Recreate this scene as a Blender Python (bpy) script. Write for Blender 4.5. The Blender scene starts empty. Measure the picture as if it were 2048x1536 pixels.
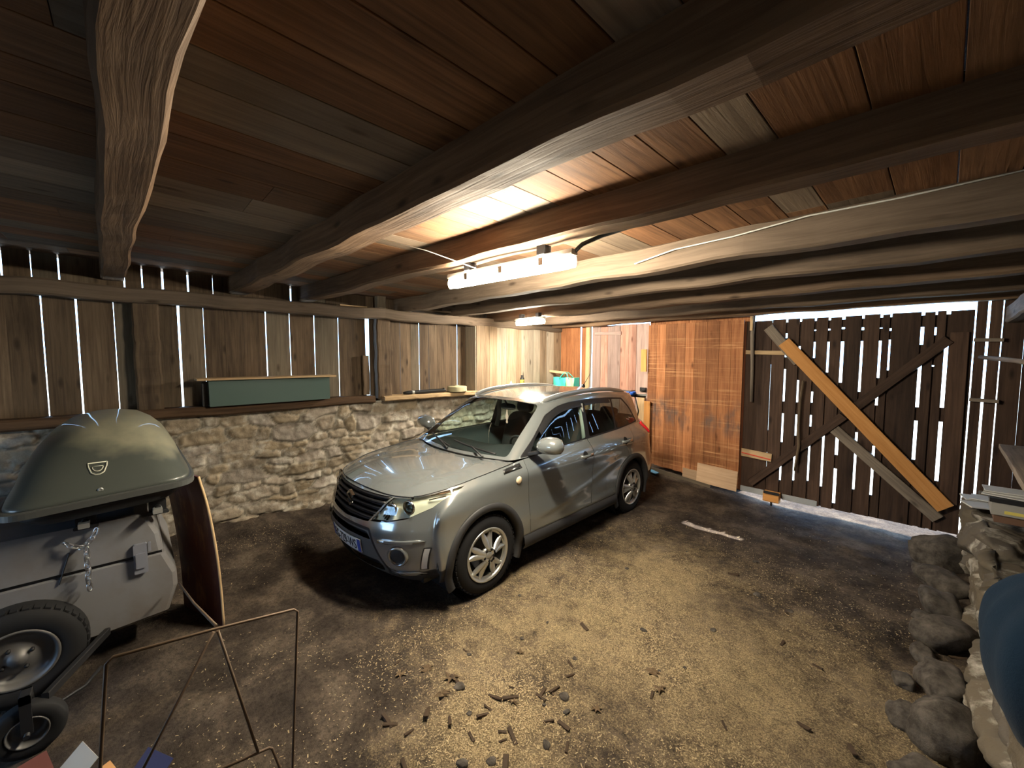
import bpy, bmesh, math, random
from mathutils import Vector, Matrix, noise
from mathutils.bvhtree import BVHTree
random.seed(7)
SC = bpy.context.scene
COL = SC.collection
R = random.uniform
V = Vector

# ------------------------------------------------------------------ camera, world, sun, exposure
CAM_H, CAM_F, CAM_TH = 2.02, 812.0, math.radians(46.93)
PITCH = math.atan(57 / CAM_F)
cam = bpy.data.cameras.new('camera'); cam_o = bpy.data.objects.new('camera', cam); COL.objects.link(cam_o)
cam.sensor_width = 36; cam.lens = 36 * CAM_F / 2048; cam.clip_start = .02
cam_o.location = (0, 0, CAM_H); cam_o.rotation_euler = (math.pi / 2 - PITCH, 0, CAM_TH)
SC.camera = cam_o
FW = V((-math.sin(CAM_TH) * math.cos(PITCH), math.cos(CAM_TH) * math.cos(PITCH), -math.sin(PITCH)))
RT = V((math.cos(CAM_TH), math.sin(CAM_TH), 0)); UP = RT.cross(FW)
def at(px, py, axis, val):          # where a sight line meets a wall, floor or ceiling plane (used to survey the place)
    d = FW + RT * ((px - 1024) / CAM_F) + UP * ((768 - py) / CAM_F); o = V((0, 0, CAM_H))
    return o + d * ((val - o[axis]) / d[axis])

SC.view_settings.view_transform = 'Standard'; SC.view_settings.look = 'None'
SC.view_settings.gamma = 1; SC.view_settings.use_curve_mapping = False
SC.view_settings.exposure = 0.85
w = bpy.data.worlds.new('world'); SC.world = w; w.use_nodes = True
nt = w.node_tree; nt.nodes.clear()
bg = nt.nodes.new('ShaderNodeBackground'); wo = nt.nodes.new('ShaderNodeOutputWorld')
bg.inputs[0].default_value = (.36, .62, 1.0, 1); bg.inputs[1].default_value = 6.0
nt.links.new(bg.outputs[0], wo.inputs[0])
sun = bpy.data.lights.new('sun', 'SUN'); sun.energy = 14; sun.angle = math.radians(.6); sun.color = (1, .95, .86)
sun_o = bpy.data.objects.new('sun', sun); COL.objects.link(sun_o)
sun_o.rotation_euler = V((-.12, -.50, -.86)).to_track_quat('-Z', 'Y').to_euler()
LAMP_STRENGTH = 270.0

# ------------------------------------------------------------------ helpers
class MB:
    """collects faces, with grain coordinates and a tint, then links them as ONE mesh object"""
    def __init__(s): s.v = []; s.f = []; s.uv = []; s.t = []; s.mi = []; s.sm = []
    def face(s, idx, uv=None, tint=.5, mi=0, sm=False):
        s.f.append(tuple(idx)); s.uv.append(uv or [(0, 0)] * len(idx)); s.t.append(tint); s.mi.append(mi); s.sm.append(sm)
    def sweep(s, rings, tint=.5, mi=0, sm=False, caps=True, us=None, closed=True):
        n = len(rings[0]); b = len(s.v); uo, vo = R(0, 50), R(0, 50)
        for r in rings: s.v += [V(p) for p in r]
        per = [0]
        for i in range(n): per.append(per[-1] + (V(rings[0][i]) - V(rings[0][(i + 1) % n])).length)
        u = [0]
        for k in range(1, len(rings)): u.append(u[-1] + (V(rings[k][0]) - V(rings[k - 1][0])).length)
        for k in range(len(rings) - 1):
            for i in range(n if closed else n - 1):
                j = (i + 1) % n; a = b + k * n
                s.face((a + i, a + j, a + n + j, a + n + i), [(uo + u[k], vo + per[i]), (uo + u[k], vo + per[i + 1]), (uo + u[k + 1], vo + per[i + 1]), (uo + u[k + 1], vo + per[i])], tint, mi, sm)
        if caps:
            e = b + (len(rings) - 1) * n
            s.face([b + i for i in reversed(range(n))], [(uo + .02 * math.cos(i * 6.28 / n), vo + .1 * math.sin(i * 6.28 / n)) for i in range(n)], tint, mi)
            s.face([e + i for i in range(n)], [(uo + .02 * math.cos(i * 6.28 / n), vo + .1 * math.sin(i * 6.28 / n)) for i in range(n)], tint, mi)
    def board(s, p0, p1, wdir, W, T, tint=None, ch=.004, seg=1, jit=0, mi=0, wob=None):
        """a sawn timber from p0 to p1 (centre line); W along wdir, T across"""
        p0, p1 = V(p0), V(p1); L = (p1 - p0).normalized(); w_ = V(wdir); w_ = (w_ - L * w_.dot(L)).normalized(); t_ = L.cross(w_)
        a, c = W / 2, T / 2; q = min(ch, a * .4, c * .4)
        sec = [(-a + q, -c), (a - q, -c), (a, -c + q), (a, c - q), (a - q, c), (-a + q, c), (-a, c - q), (-a, -c + q)]
        if tint is None: tint = R(0, 1)
        rings = []; ph = R(0, 99)
        for k in range(seg + 1):
            o = p0.lerp(p1, k / seg)
            if wob: o = o + w_ * (wob * noise.noise((ph, k * .35, 0))) + t_ * (wob * noise.noise((0, ph, k * .35)))
            rings.append([o + w_ * (x + (R(-jit, jit) if jit else 0)) + t_ * (y + (R(-jit, jit) if jit else 0)) for x, y in sec])
        s.sweep(rings, tint, mi)
    def box(s, lo, hi, tint=.5, ch=.003, mi=0):
        lo, hi = V(lo), V(hi); c = (lo + hi) / 2
        s.board((lo.x, c.y, c.z), (hi.x, c.y, c.z), (0, 1, 0), hi.y - lo.y, hi.z - lo.z, tint, ch, mi=mi)
    def tube(s, pts, r, n=10, mi=0, sm=True, tint=.5, caps=True):
        pts = [V(p) for p in pts]; rings = []; up = None
        for k, p in enumerate(pts):
            d = (pts[min(k + 1, len(pts) - 1)] - pts[max(k - 1, 0)]).normalized()
            if up is None: up = d.orthogonal().normalized()
            up = (up - d * up.dot(d)).normalized(); sd = d.cross(up)
            rr = r[k] if isinstance(r, (list, tuple)) else r
            rings.append([p + up * (rr * math.cos(a)) + sd * (rr * math.sin(a)) for a in [i * 2 * math.pi / n for i in range(n)]])
        s.sweep(rings, tint, mi, sm, caps)
    def lathe(s, prof, o=(0, 0, 0), ax=(0, 0, 1), n=32, mi=0, sm=True, caps=False, tint=.5):
        ax = V(ax).normalized(); x = ax.orthogonal().normalized(); y = ax.cross(x); o = V(o)
        rings = [[o + ax * h + (x * math.cos(a) + y * math.sin(a)) * r for a in [i * 2 * math.pi / n for i in range(n)]] for r, h in prof]
        s.sweep(rings, tint, mi, sm, caps)
    def grid(s, fn, nu, nv, mi=0, sm=True, tint=.5, uvs=1.0):
        b = len(s.v)
        for i in range(nu + 1):
            for j in range(nv + 1): s.v.append(V(fn(i / nu, j / nv)))
        for i in range(nu):
            for j in range(nv):
                a = b + i * (nv + 1) + j
                s.face((a, a + nv + 1, a + nv + 2, a + 1), [(i / nu * uvs, j / nv * uvs), ((i + 1) / nu * uvs, j / nv * uvs), ((i + 1) / nu * uvs, (j + 1) / nv * uvs), (i / nu * uvs, (j + 1) / nv * uvs)], tint, mi, sm)
    def poly_prism(s, poly, o, ex, ey, ez, T, mi=0, tint=.5):
        """flat outline extruded by T along ez"""
        o, ex, ey, ez = V(o), V(ex), V(ey), V(ez)
        s.sweep([[o + ex * x + ey * y + ez * k for x, y in poly] for k in (0, T)], tint, mi)
    def build(s, name, mat, parent=None, loc=None):
        me = bpy.data.meshes.new(name); me.from_pydata([tuple(p) for p in s.v], [], s.f)
        uvl = me.uv_layers.new(name='UVMap')
        uvl.data.foreach_set('uv', [c for fu in s.uv for p in fu for c in p])
        at_ = me.attributes.new('tint', 'FLOAT', 'FACE'); at_.data.foreach_set('value', s.t)
        for m in (mat if isinstance(mat, (list, tuple)) else [mat]): me.materials.append(m)
        me.polygons.foreach_set('material_index', s.mi); me.polygons.foreach_set('use_smooth', s.sm)
        me.validate(); 
        bm = bmesh.new(); bm.from_mesh(me); bmesh.ops.recalc_face_normals(bm, faces=bm.faces); bm.to_mesh(me); bm.free()
        return link(name, me, parent, loc)
def link(name, me, parent=None, loc=None):
    o = bpy.data.objects.new(name, me); COL.objects.link(o)
    if parent: o.parent = parent
    if loc: o.location = loc
    return o
def empty(name, label, cat, loc=(0, 0, 0), rz=0, group=None):
    o = bpy.data.objects.new(name, None); COL.objects.link(o); o.location = loc; o.rotation_euler = (0, 0, rz); o.empty_display_size = .1
    return tag(o, label, cat, group)
def tag(o, label=None, cat=None, group=None, kind=None):
    if label: o['label'] = label
    if cat: o['category'] = cat
    if group: o['group'] = group
    if kind: o['kind'] = kind
    return o
def struct(o): o['kind'] = 'structure'; return o

# ------------------------------------------------------------------ materials
def mat(name, col=(.5, .5, .5), rough=.5, metal=0, spec=.5, coat=0, alpha=1, trans=0, emit=0, ior=1.45):
    m = bpy.data.materials.new(name); m.use_nodes = True; b = m.node_tree.nodes['Principled BSDF']
    b.inputs['Base Color'].default_value = (*col, 1); b.inputs['Roughness'].default_value = rough; b.inputs['Metallic'].default_value = metal
    b.inputs['Specular IOR Level'].default_value = spec; b.inputs['Coat Weight'].default_value = coat; b.inputs['Coat Roughness'].default_value = .03
    b.inputs['Transmission Weight'].default_value = trans; b.inputs['IOR'].default_value = ior
    if emit: b.inputs['Emission Color'].default_value = (*col, 1); b.inputs['Emission Strength'].default_value = emit
    return m
class NG:
    def __init__(s, m): s.m = m; s.t = m.node_tree; s.b = s.t.nodes['Principled BSDF']
    def n(s, ty, **kw):
        x = s.t.nodes.new(ty)
        for k, v in kw.items():
            if k.startswith('i_'): x.inputs[int(k[2:]) if k[2:].isdigit() else k[2:].replace('_', ' ')].default_value = v
            else: setattr(x, k, v)
        return x
    def l(s, a, b): s.t.links.new(a, b)
    def noise(s, vec, scale, detail=5, rough=.55, dist=0):
        x = s.n('ShaderNodeTexNoise', i_Scale=scale, i_Detail=detail, i_Roughness=rough, i_Distortion=dist); s.l(vec, x.inputs['Vector']); return x.outputs['Fac']
    def ramp(s, fac, stops):
        r = s.n('ShaderNodeValToRGB'); e = r.color_ramp.elements
        while len(e) > 1: e.remove(e[-1])
        e[0].position = stops[0][0]; e[0].color = (*stops[0][1], 1) if len(stops[0][1]) == 3 else stops[0][1]
        for p, c in stops[1:]:
            q = e.new(p); q.color = (*c, 1)
        s.l(fac, r.inputs[0]); return r.outputs[0]
    def mix(s, fac, a, b, mode='MIX'):
        x = s.n('ShaderNodeMix', data_type='RGBA', blend_type=mode)
        for v, i in ((fac, 0), (a, 6), (b, 7)):
            if isinstance(v, (int, float)): x.inputs[i].default_value = v
            elif isinstance(v, tuple): x.inputs[i].default_value = (*v, 1)
            else: s.l(v, x.inputs[i])
        return x.outputs[2]
    def math(s, op, a, b=0):
        x = s.n('ShaderNodeMath', operation=op)
        for v, i in ((a, 0), (b, 1)):
            if isinstance(v, (int, float)): x.inputs[i].default_value = v
            else: s.l(v, x.inputs[i])
        return x.outputs[0]
    def mapping(s, vec, sc=(1, 1, 1), rot=(0, 0, 0)):
        x = s.n('ShaderNodeMapping'); x.inputs['Scale'].default_value = sc; x.inputs['Rotation'].default_value = rot; s.l(vec, x.inputs['Vector']); return x.outputs[0]
    def bump(s, h, strength=.3, dist=.01):
        x = s.n('ShaderNodeBump', i_Strength=strength, i_Distance=dist); s.l(h, x.inputs['Height']); s.l(x.outputs[0], s.b.inputs['Normal'])
def wood(name, dark, light, alt=None, rough=.75, knots=True, stain=.35, grain=1.0):
    """grain follows the UV u axis (along each timber); alt = a second board colour picked by each board's tint"""
    m = mat(name, light, rough, spec=.25); g = NG(m)
    uv = g.n('ShaderNodeUVMap').outputs[0]; ti = g.n('ShaderNodeAttribute', attribute_name='tint', attribute_type='GEOMETRY').outputs['Fac']
    off = g.n('ShaderNodeCombineXYZ'); g.l(g.math('MULTIPLY', ti, 37.7), off.inputs[2])
    add = g.n('ShaderNodeVectorMath', operation='ADD'); g.l(uv, add.inputs[0]); g.l(off.outputs[0], add.inputs[1]); uv = add.outputs[0]
    g1 = g.noise(g.mapping(uv, (1.2, 26 * grain, 1)), 1.6, 6, .6, .6); g2 = g.noise(g.mapping(uv, (.5, 5, 1)), 1.3, 4, .55, 1.2)
    mixv = g.math('ADD', g.math('MULTIPLY', g1, .55), g.math('MULTIPLY', g2, .45))
    col = g.ramp(mixv, [(.30, dark), (.66, light)])
    if alt: col2 = g.ramp(mixv, [(.30, tuple(c * .45 for c in alt)), (.66, alt)]); col = g.mix(g.ramp(ti, [(.45, (0, 0, 0)), (.8, (1, 1, 1))]), col, col2)
    hsv = g.n('ShaderNodeHueSaturation'); g.l(col, hsv.inputs['Color']); g.l(g.math('ADD', g.math('MULTIPLY', g.math('FRACT', g.math('MULTIPLY', ti, 7.31)), .6), .7), hsv.inputs['Value']); col = hsv.outputs[0]
    st = g.noise(g.mapping(uv, (.8, 2.2, 1)), 1.1, 6, .65)
    col = g.mix(g.ramp(st, [(.5, (0, 0, 0)), (.75, (stain,) * 3)]), col, tuple(c * .25 for c in dark))
    if knots:
        vo = g.n('ShaderNodeTexVoronoi', i_Scale=1.0); g.l(g.mapping(uv, (2.2, 6.5, 1)), vo.inputs['Vector'])
        k = g.ramp(vo.outputs['Distance'], [(.05, (1, 1, 1)), (.16, (0, 0, 0))]); col = g.mix(g.math('MULTIPLY', k, .75), col, tuple(c * .4 for c in dark))
    g.l(col, g.b.inputs['Base Color']); g.bump(g1, .5, .006)
    return m
M = {}
M['ceil'] = wood('ceiling_boards', (.070, .030, .014), (.235, .115, .052), (.19, .14, .098))
M['beam'] = wood('old_beams', (.055, .030, .017), (.185, .115, .066), (.15, .11, .078), stain=.5)
M['plank'] = wood('weathered_planks', (.042, .026, .016), (.165, .115, .072), (.185, .15, .108), stain=.5)
M['bay'] = wood('pale_bay_planks', (.12, .08, .05), (.36, .265, .175), (.40, .34, .26), stain=.3)
M['sill'] = wood('dark_sill', (.035, .02, .012), (.13, .075, .04))
M['redpanel'] = wood('reddish_planks', (.17, .055, .02), (.46, .20, .085), stain=.55)
M['pinkdoor'] = wood('faded_red_door', (.22, .09, .06), (.50, .29, .22), (.45, .32, .28))
M['gate'] = wood('dark_gate_boards', (.020, .011, .008), (.080, .046, .030), stain=.4)
M['newwood'] = wood('fresh_pine', (.45, .19, .05), (.66, .33, .11), stain=.1)
M['palewood'] = wood('pale_batten', (.33, .21, .11), (.58, .42, .24), stain=.1)
M['greywood'] = wood('grey_brace', (.07, .055, .045), (.22, .18, .14), stain=.3)
M['ply'] = wood('plywood_offcut', (.30, .19, .11), (.46, .32, .21), stain=.15, knots=False)

# ------------------------------------------------------------------ room shell
def zb(y): return 2.765 - .033 * y           # underside of the joists: the floor above falls towards the gate
XL, YF, YB, XR = -5.72, 6.30, -3.0, .75
mb = MB()                                     # ceiling boards run with the car, from the back wall to the gate
x = -6.0
while x < 1.6:
    wd = R(.19, .30); y0 = -3.2
    while y0 < 6.2:
        y1 = y0 + R(2.2, 4.2)
        if y1 > 5.4: y1 = 6.27 if x > -2.05 else 6.75
        mb.board((x + wd / 2, y0, zb(y0) + .205), (x + wd / 2, y1 - .003, zb(y1) + .205), (1, 0, 0), wd - .004, .03, ch=.002); y0 = y1
    x += wd
struct(mb.build('ceiling', M['ceil']))
mb = MB(); mb.box((-6.4, -3.4, 3.10), (2.0, 6.27, 3.14)); mb.box((-6.4, 6.27, 3.10), (-1.95, 6.9, 3.14)); struct(mb.build('ceiling_underlay', M['sill']))

# floor: trodden dirt rising towards the small door
def floor_z(x, y):
    z = .020 * noise.noise((x * 1.3, y * 1.3, 3)) + .010 * noise.noise((x * 4, y * 4, 9)) + .006 * noise.noise((x * 11, y * 11, 1))
    r = max(0, min(1, (y - 5.3) / 1.0)) * max(0, min(1, (-1.5 - x) / 2.0)); z += .17 * r
    e = max(0, (-5.02 - x) / .6); z += .10 * min(1, e) ** 1.3 * (1 + .8 * noise.noise((x * 3, y * 2.2, 5)))
    rr = max(0, (x - .12) / .5); z += .16 * min(1, rr) ** 1.2 * (1 + .7 * noise.noise((y * 2.5, x * 3, 8)))
    return z
fm = mat('dirt_floor', (.2, .15, .1), .95, spec=.1); g = NG(fm)
co = g.n('ShaderNodeTexCoord').outputs['Object']
dirt = g.ramp(g.noise(co, 2.2, 8, .7), [(.30, (.024, .019, .017)), (.5, (.085, .066, .052)), (.70, (.21, .165, .122))])
fine = g.noise(co, 85, 5, .8); med = g.noise(co, 9, 6, .7, .4); big = g.noise(co, 1.15, 4, .6, .3)
geo = g.n('ShaderNodeSeparateXYZ'); g.l(co, geo.inputs[0])
def lobe(cx, cy, r):                          # where the sawdust was spilt
    d = g.n('ShaderNodeVectorMath', operation='DISTANCE'); g.l(co, d.inputs[0]); d.inputs[1].default_value = (cx, cy, 0)
    return g.math('SUBTRACT', 1, g.math('DIVIDE', d.outputs['Value'], r))
lob = g.math('MAXIMUM', lobe(-1.75, 2.35, 1.55), g.math('MAXIMUM', lobe(-1.7, 3.5, 1.3), g.math('MAXIMUM', lobe(-.7, 2.7, 1.5), lobe(-1.5, 1.35, .85))))
dens = g.math('ADD', g.math('MULTIPLY', lob, .42), g.math('ADD', g.math('MULTIPLY', med, .75), g.math('MULTIPLY', big, .62)))
mask = g.ramp(g.math('MULTIPLY', g.math('ADD', dens, g.math('MULTIPLY', fine, 1.1)), .5), [(.65, (0, 0, 0)), (.85, (.9, .9, .9))])
saw = g.ramp(g.noise(co, 130, 3, .7), [(.36, (.13, .095, .055)), (.64, (.50, .385, .22))])
dirt = g.mix(1.0, dirt, g.ramp(g.noise(co, 42, 6, .8), [(.36, (.5, .5, .5)), (.52, (.9, .9, .9)), (.66, (1, 1, 1))]), 'MULTIPLY')
col = g.mix(mask, dirt, saw)
blk = g.ramp(g.noise(co, 3.3, 7, .75, .5), [(.56, (0, 0, 0)), (.72, (.8, .8, .8))]); col = g.mix(blk, col, (.028, .022, .02))
g.l(col, g.b.inputs['Base Color']); g.bump(g.math('ADD', fine, g.math('MULTIPLY', med, 2)), .9, .012)
mb = MB(); x0, x1, y0, y1 = -6.0, 1.6, -3.2, 6.9
mb.grid(lambda u, v: (x0 + (x1 - x0) * u, y0 + (y1 - y0) * v, floor_z(x0 + (x1 - x0) * u, y0 + (y1 - y0) * v)), 190, 250)
floor = struct(mb.build('floor', fm))
om = mat('outside_ground', (.42, .42, .36), .95)
mb = MB(); mb.grid(lambda u, v: (-80 + 160 * u, -80 + 160 * v, -.07), 4, 4); struct(mb.build('ground', om))

# stone footing walls: rubble laid in rough courses, lime mortar between
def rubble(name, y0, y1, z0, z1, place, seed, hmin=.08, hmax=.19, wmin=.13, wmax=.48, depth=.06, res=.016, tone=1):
    rnd = random.Random(seed); seeds = []; z = z0 - .05
    while z < z1 + .15:                          # rough courses of stones, no two alike
        h = rnd.uniform(hmin, hmax); y = y0 - rnd.uniform(.1, .5)
        while y < y1 + .5:
            w_ = rnd.uniform(wmin, wmax) * (.6 + h * 3); hh = h * rnd.uniform(.7, 1.35)
            seeds.append((y + w_ / 2, z + h / 2 + rnd.uniform(-.3, .3) * h, w_, hh, rnd.random(), rnd.random(), rnd.random())); y += w_ * rnd.uniform(.85, 1.05)
        z += h * .95
    cell = {}
    for s_ in seeds: cell.setdefault((int(s_[0] // .3), int(s_[1] // .15)), []).append(s_)
    nu, nv = int((y1 - y0) / res), int((z1 - z0) / res); hts = []; cols = []
    for i in range(nu + 1):
        for j in range(nv + 1):
            y, z = y0 + (y1 - y0) * i / nu, z0 + (z1 - z0) * j / nv
            yy = y + .05 * noise.noise((y * 2.6, z * 3.1, seed)) + .022 * noise.noise((y * 9, z * 9, seed))
            zz = z + .05 * noise.noise((y * 1.7, z * 2.3, seed + 7)) + .02 * noise.noise((y * 8, z * 8, seed + 3))
            f1 = f2 = 9; st = None; ci, cj = int(yy // .3), int(zz // .15)
            for a in range(ci - 2, ci + 3):
                for b in range(cj - 2, cj + 3):
                    for s_ in cell.get((a, b), ()):
                        d = (abs((yy - s_[0]) / s_[2]) ** 3 + abs((zz - s_[1]) / s_[3]) ** 3) ** .333
                        if d < f1: f1, f2, st = d, f1, s_
                        elif d < f2: f2 = d
            g_ = f2 - f1; e = max(0, min(1, (g_ - .03) / .22)); e = e * e * (3 - 2 * e)
            tl = (st[4] - .5) * .22 * (yy - st[0]) + (st[6] - .62) * .55 * (zz - st[1])
            hts.append((depth * (.1 + .9 * st[5]) + tl) * e + .014 * noise.fractal((y * 13, z * 13, seed), 1, 2, 4) * (.4 + e))
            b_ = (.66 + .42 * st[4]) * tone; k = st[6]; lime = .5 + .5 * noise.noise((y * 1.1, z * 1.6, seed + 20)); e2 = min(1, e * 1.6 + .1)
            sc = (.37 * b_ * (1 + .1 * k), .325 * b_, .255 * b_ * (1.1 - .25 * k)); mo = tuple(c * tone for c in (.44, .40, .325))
            c = tuple(p * e2 + q * (1 - e2) for p, q in zip(sc, mo))
            if g_ < .045 and st[5] > .35: c = tuple(q * .45 for q in c)
            cols.append(c)
    mb = MB(); cnt = [0]
    def fn(u, v):
        h = hts[cnt[0]]; cnt[0] += 1
        return place(y0 + (y1 - y0) * u, z0 + (z1 - z0) * v, h)
    mb.grid(fn, nu, nv)
    o = mb.build(name, M['stone']); ca = o.data.color_attributes.new('stone', 'FLOAT_COLOR', 'POINT')
    ca.data.foreach_set('color', [c for k in cols for c in (*k, 1)])
    return o
sm_ = mat('rubble_stone', (.4, .35, .28), .9, spec=.2); M['stone'] = sm_; g = NG(sm_)
ac = g.n('ShaderNodeAttribute', attribute_name='stone').outputs['Color']; co = g.n('ShaderNodeTexCoord').outputs['Object']
col = g.mix(g.ramp(g.noise(co, 7, 7, .7), [(.36, (.55, .55, .55)), (.62, (0, 0, 0))]), ac, (.12, .10, .075))
col = g.mix(g.ramp(g.noise(co, 4.1, 6, .65), [(.52, (0, 0, 0)), (.68, (.75, .75, .75))]), col, (.62, .585, .51))
g.l(col, g.b.inputs['Base Color']); g.bump(g.noise(co, 45, 6, .7), .6, .01)
struct(rubble('wall_left', -3.0, 6.9, -.05, 1.37, lambda y, z, h: (-5.62 + h * .9 + .10 * max(0, .5 - z) * (z < .5) + .04 * noise.noise((y * .8, 0, 4)), y, z), 3))
mb = MB(); mb.box((-6.1, -3.1, -.1), (-5.66, 6.9, 1.36)); struct(mb.build('wall_left_core', M['stone']))

# plank cladding over the stone: gaps between boards let the daylight in
mb = MB()
def clad(mb, x, z0, z1, ys, T=.02, lean=0):   # ys: list of (edge position, gap width to the next board)
    for (a, ga), (b, gb) in zip(ys[:-1], ys[1:]):
        mb.board((x + R(-.004, .004), (a + ga / 2 + b - gb / 2) / 2, z0 + R(-.01, .01)), (x + R(-.004, .004), (a + ga / 2 + b - gb / 2) / 2 + R(-.003, .003), z1), (0, 1, 0), b - gb / 2 - a - ga / 2, T, ch=.0015)
lo = [(-3.1, 0), (-2.86, 0), (-2.6, .01), (-2.35, 0), (-2.1, .008), (-1.85, 0), (-1.62, .012), (-1.4, 0), (-1.18, .008), (-.98, 0), (-.80, 0), (-.588, .011), (-.368, .019), (-.112, .009), (.10, 0), (.21, 0),
      (.39, .026), (.607, .010), (.80, .0012), (.985, 0), (1.217, .019), (1.482, .014), (1.774, .014), (2.082, .015), (2.30, 0), (2.49, .055), (2.66, 0), (3.0, .012), (3.18, 0), (3.33, .016), (3.50, .014), (3.66, 0), (3.84, 0), (4.06, .022), (4.25, 0), (4.45, 0), (4.65, 0)]
lo = [(y, g_ * (.72 if g_ < .04 else 1)) for y, g_ in lo]; clad(mb, XL, 1.34, 2.62, lo)
up = [(-3.1, 0), (-2.8, .01), (-2.5, 0), (-2.2, .01), (-1.9, 0), (-1.6, .01), (-1.3, 0), (-1.02, 0), (-.808, .014), (-.635, .007), (-.464, .012), (-.24, 0), (-.018, .011), (.117, .010), (.279, .019), (.492, .015), (.715, .006), (1.0, 0), (1.25, 0), (1.524, .017), (1.701, .006), (1.95, 0), (2.2, 0), (2.5, 0), (2.95, 0), (3.25, .008), (3.6, 0), (4.0, .008), (4.35, 0), (4.7, 0), (5.1, .008), (5.5, 0), (5.9, 0), (6.3, 0), (6.7, 0)]
clad(mb, XL - .06, 2.60, 3.06, up)
struct(mb.build('wall_left_planking', M['plank']))
mb = MB()
bay = [(4.24, 0), (4.40, 0), (4.53, 0), (4.70, 0), (4.93, 0), (5.17, .010), (5.30, 0), (5.47, 0), (5.62, 0), (5.80, 0), (6.0, .006), (6.20, 0), (6.42, 0), (6.7, 0)]
clad(mb, -5.42, 1.30, 2.56, bay, .022)
mb.board((-5.56, 4.235, 1.3), (-5.56, 4.235, 2.56), (1, 0, 0), .28, .02, .9)
struct(mb.build('wall_left_bay', M['bay']))

def beam_obj(name, p0, p1, wdir, W, H, label, m='beam', jit=.002, wob=.03, seg=26, ch=.016, cat='beam', tint=None, group=None):
    mb = MB(); mb.board(p0, p1, wdir, W, H, tint, ch=ch, seg=seg, jit=jit, wob=wob)
    return tag(mb.build(name, M[m]), label, cat, group)
beam_obj('wall_plate', (-5.62, -3.0, 2.645), (-5.46, 6.42, 2.565), (1, 0, 0), .18, .145, 'long horizontal wall plate beam above the planks and slits', wob=.03, tint=.9, seg=60)
beam_obj('sill_beam', (-5.61, -3.0, 1.41), (-5.61, 2.50, 1.405), (1, 0, 0), .20, .10, 'dark sill beam lying on the stone wall under the green box', m='sill', wob=.015)
beam_obj('sill_beam', (-5.58, 2.62, 1.40), (-5.50, 4.24, 1.395), (1, 0, 0), .26, .07, 'pale sill board on the stone wall under the black tube', m='palewood', wob=.01, jit=.003, tint=.3)
beam_obj('wall_post', (-5.635, .12, 1.46), (-5.635, .12, 2.58), (0, 1, 0), .21, .13, 'broad dark post against the planks near the roof box', m='plank', wob=.012, tint=.15)
beam_obj('wall_post', (-5.63, 2.675, 1.40), (-5.63, 2.675, 2.55), (0, 1, 0), .21, .13, 'squared brown post beside the wide blue-white gap', m='plank', wob=.012, tint=.05)
beam_obj('post_stub', (-5.63, 2.66, 2.67), (-5.63, 2.66, 2.92), (0, 1, 0), .13, .12, 'short post stub standing on the plate beam over the squared post', m='plank', wob=0, seg=4)
beam_obj('wall_strut', (-5.66, 2.43, 1.46), (-5.66, 2.43, 2.02), (0, 1, 0), .10, .05, 'short upright plank in the wide gap beside the squared post', m='plank', wob=.004, seg=4)
beam_obj('loose_board', (-5.60, 2.05, 2.690), (-5.60, 2.42, 2.686), (1, 0, 0), .14, .018, 'thin pale board lying on the plate beam below the third joist', m='palewood', wob=0, jit=0, seg=1, ch=.002, cat='board')
beam_obj('loose_board', (-5.58, 2.98, 2.712), (-5.50, 3.75, 2.70), (1, 0, .1), .16, .022, 'grey split board lying on the plate beam near the lit bay', m='plank', wob=.01, jit=.002, seg=6, ch=.002, cat='board')

# ceiling joists
joists = [(-5.80, -.10, .8, .13, .17, 2.765, 'broad joist overhead beside the dark unlit ceiling bay', .2),
          (-5.80, .95, .8, 1.22, .19, 2.735, 'heavy joist bounding the brightly lit strip of ceiling', .35),
          (-5.80, 1.70, .8, 2.11, .17, 2.72, 'joist the long tube lamp hangs from', .5),
          (-5.80, 3.02, .8, 3.04, .16, zb(2.96), 'stained joist straight behind the long tube lamp', .95),
          (-5.72, 3.84, .8, 3.86, .16, zb(3.78), 'joist next behind the stained joist', .75),
          (-5.60, 4.73, .8, 4.74, .20, zb(4.66), 'joist the short tube lamp hangs from', .6),
          (-5.60, 5.62, .8, 5.63, .16, zb(5.55), 'thin lit joist between the short lamp and the gate', .7),
          (-5.60, 6.19, .8, 6.19, .14, 2.56, 'reddish lintel beam across the top of the doors', .1)]
for xa, ya, xb_, yb_, W, z, lab, ti in joists:
    h = .20
    beam_obj('ceiling_joist', (xa, ya, z + h / 2), (xb_, yb_, z + h / 2), (0, 1, 0), W, h, lab, wob=.025, tint=ti, cat='beam', jit=.0022, seg=34)
beam_obj('ceiling_joist', (-5.8, -1.25, 2.93), (.8, -1.2, 2.93), (0, 1, 0), .17, .24, 'joist over the dark corner beyond the broad joist', tint=.2)
beam_obj('tie_beam', (.46, 6.35, 2.42), (.62, .8, 2.66), (1, 0, 0), .17, .17, 'grey beam end jutting from the wall beside the gate', m='greywood', wob=.02, tint=.9)
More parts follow.
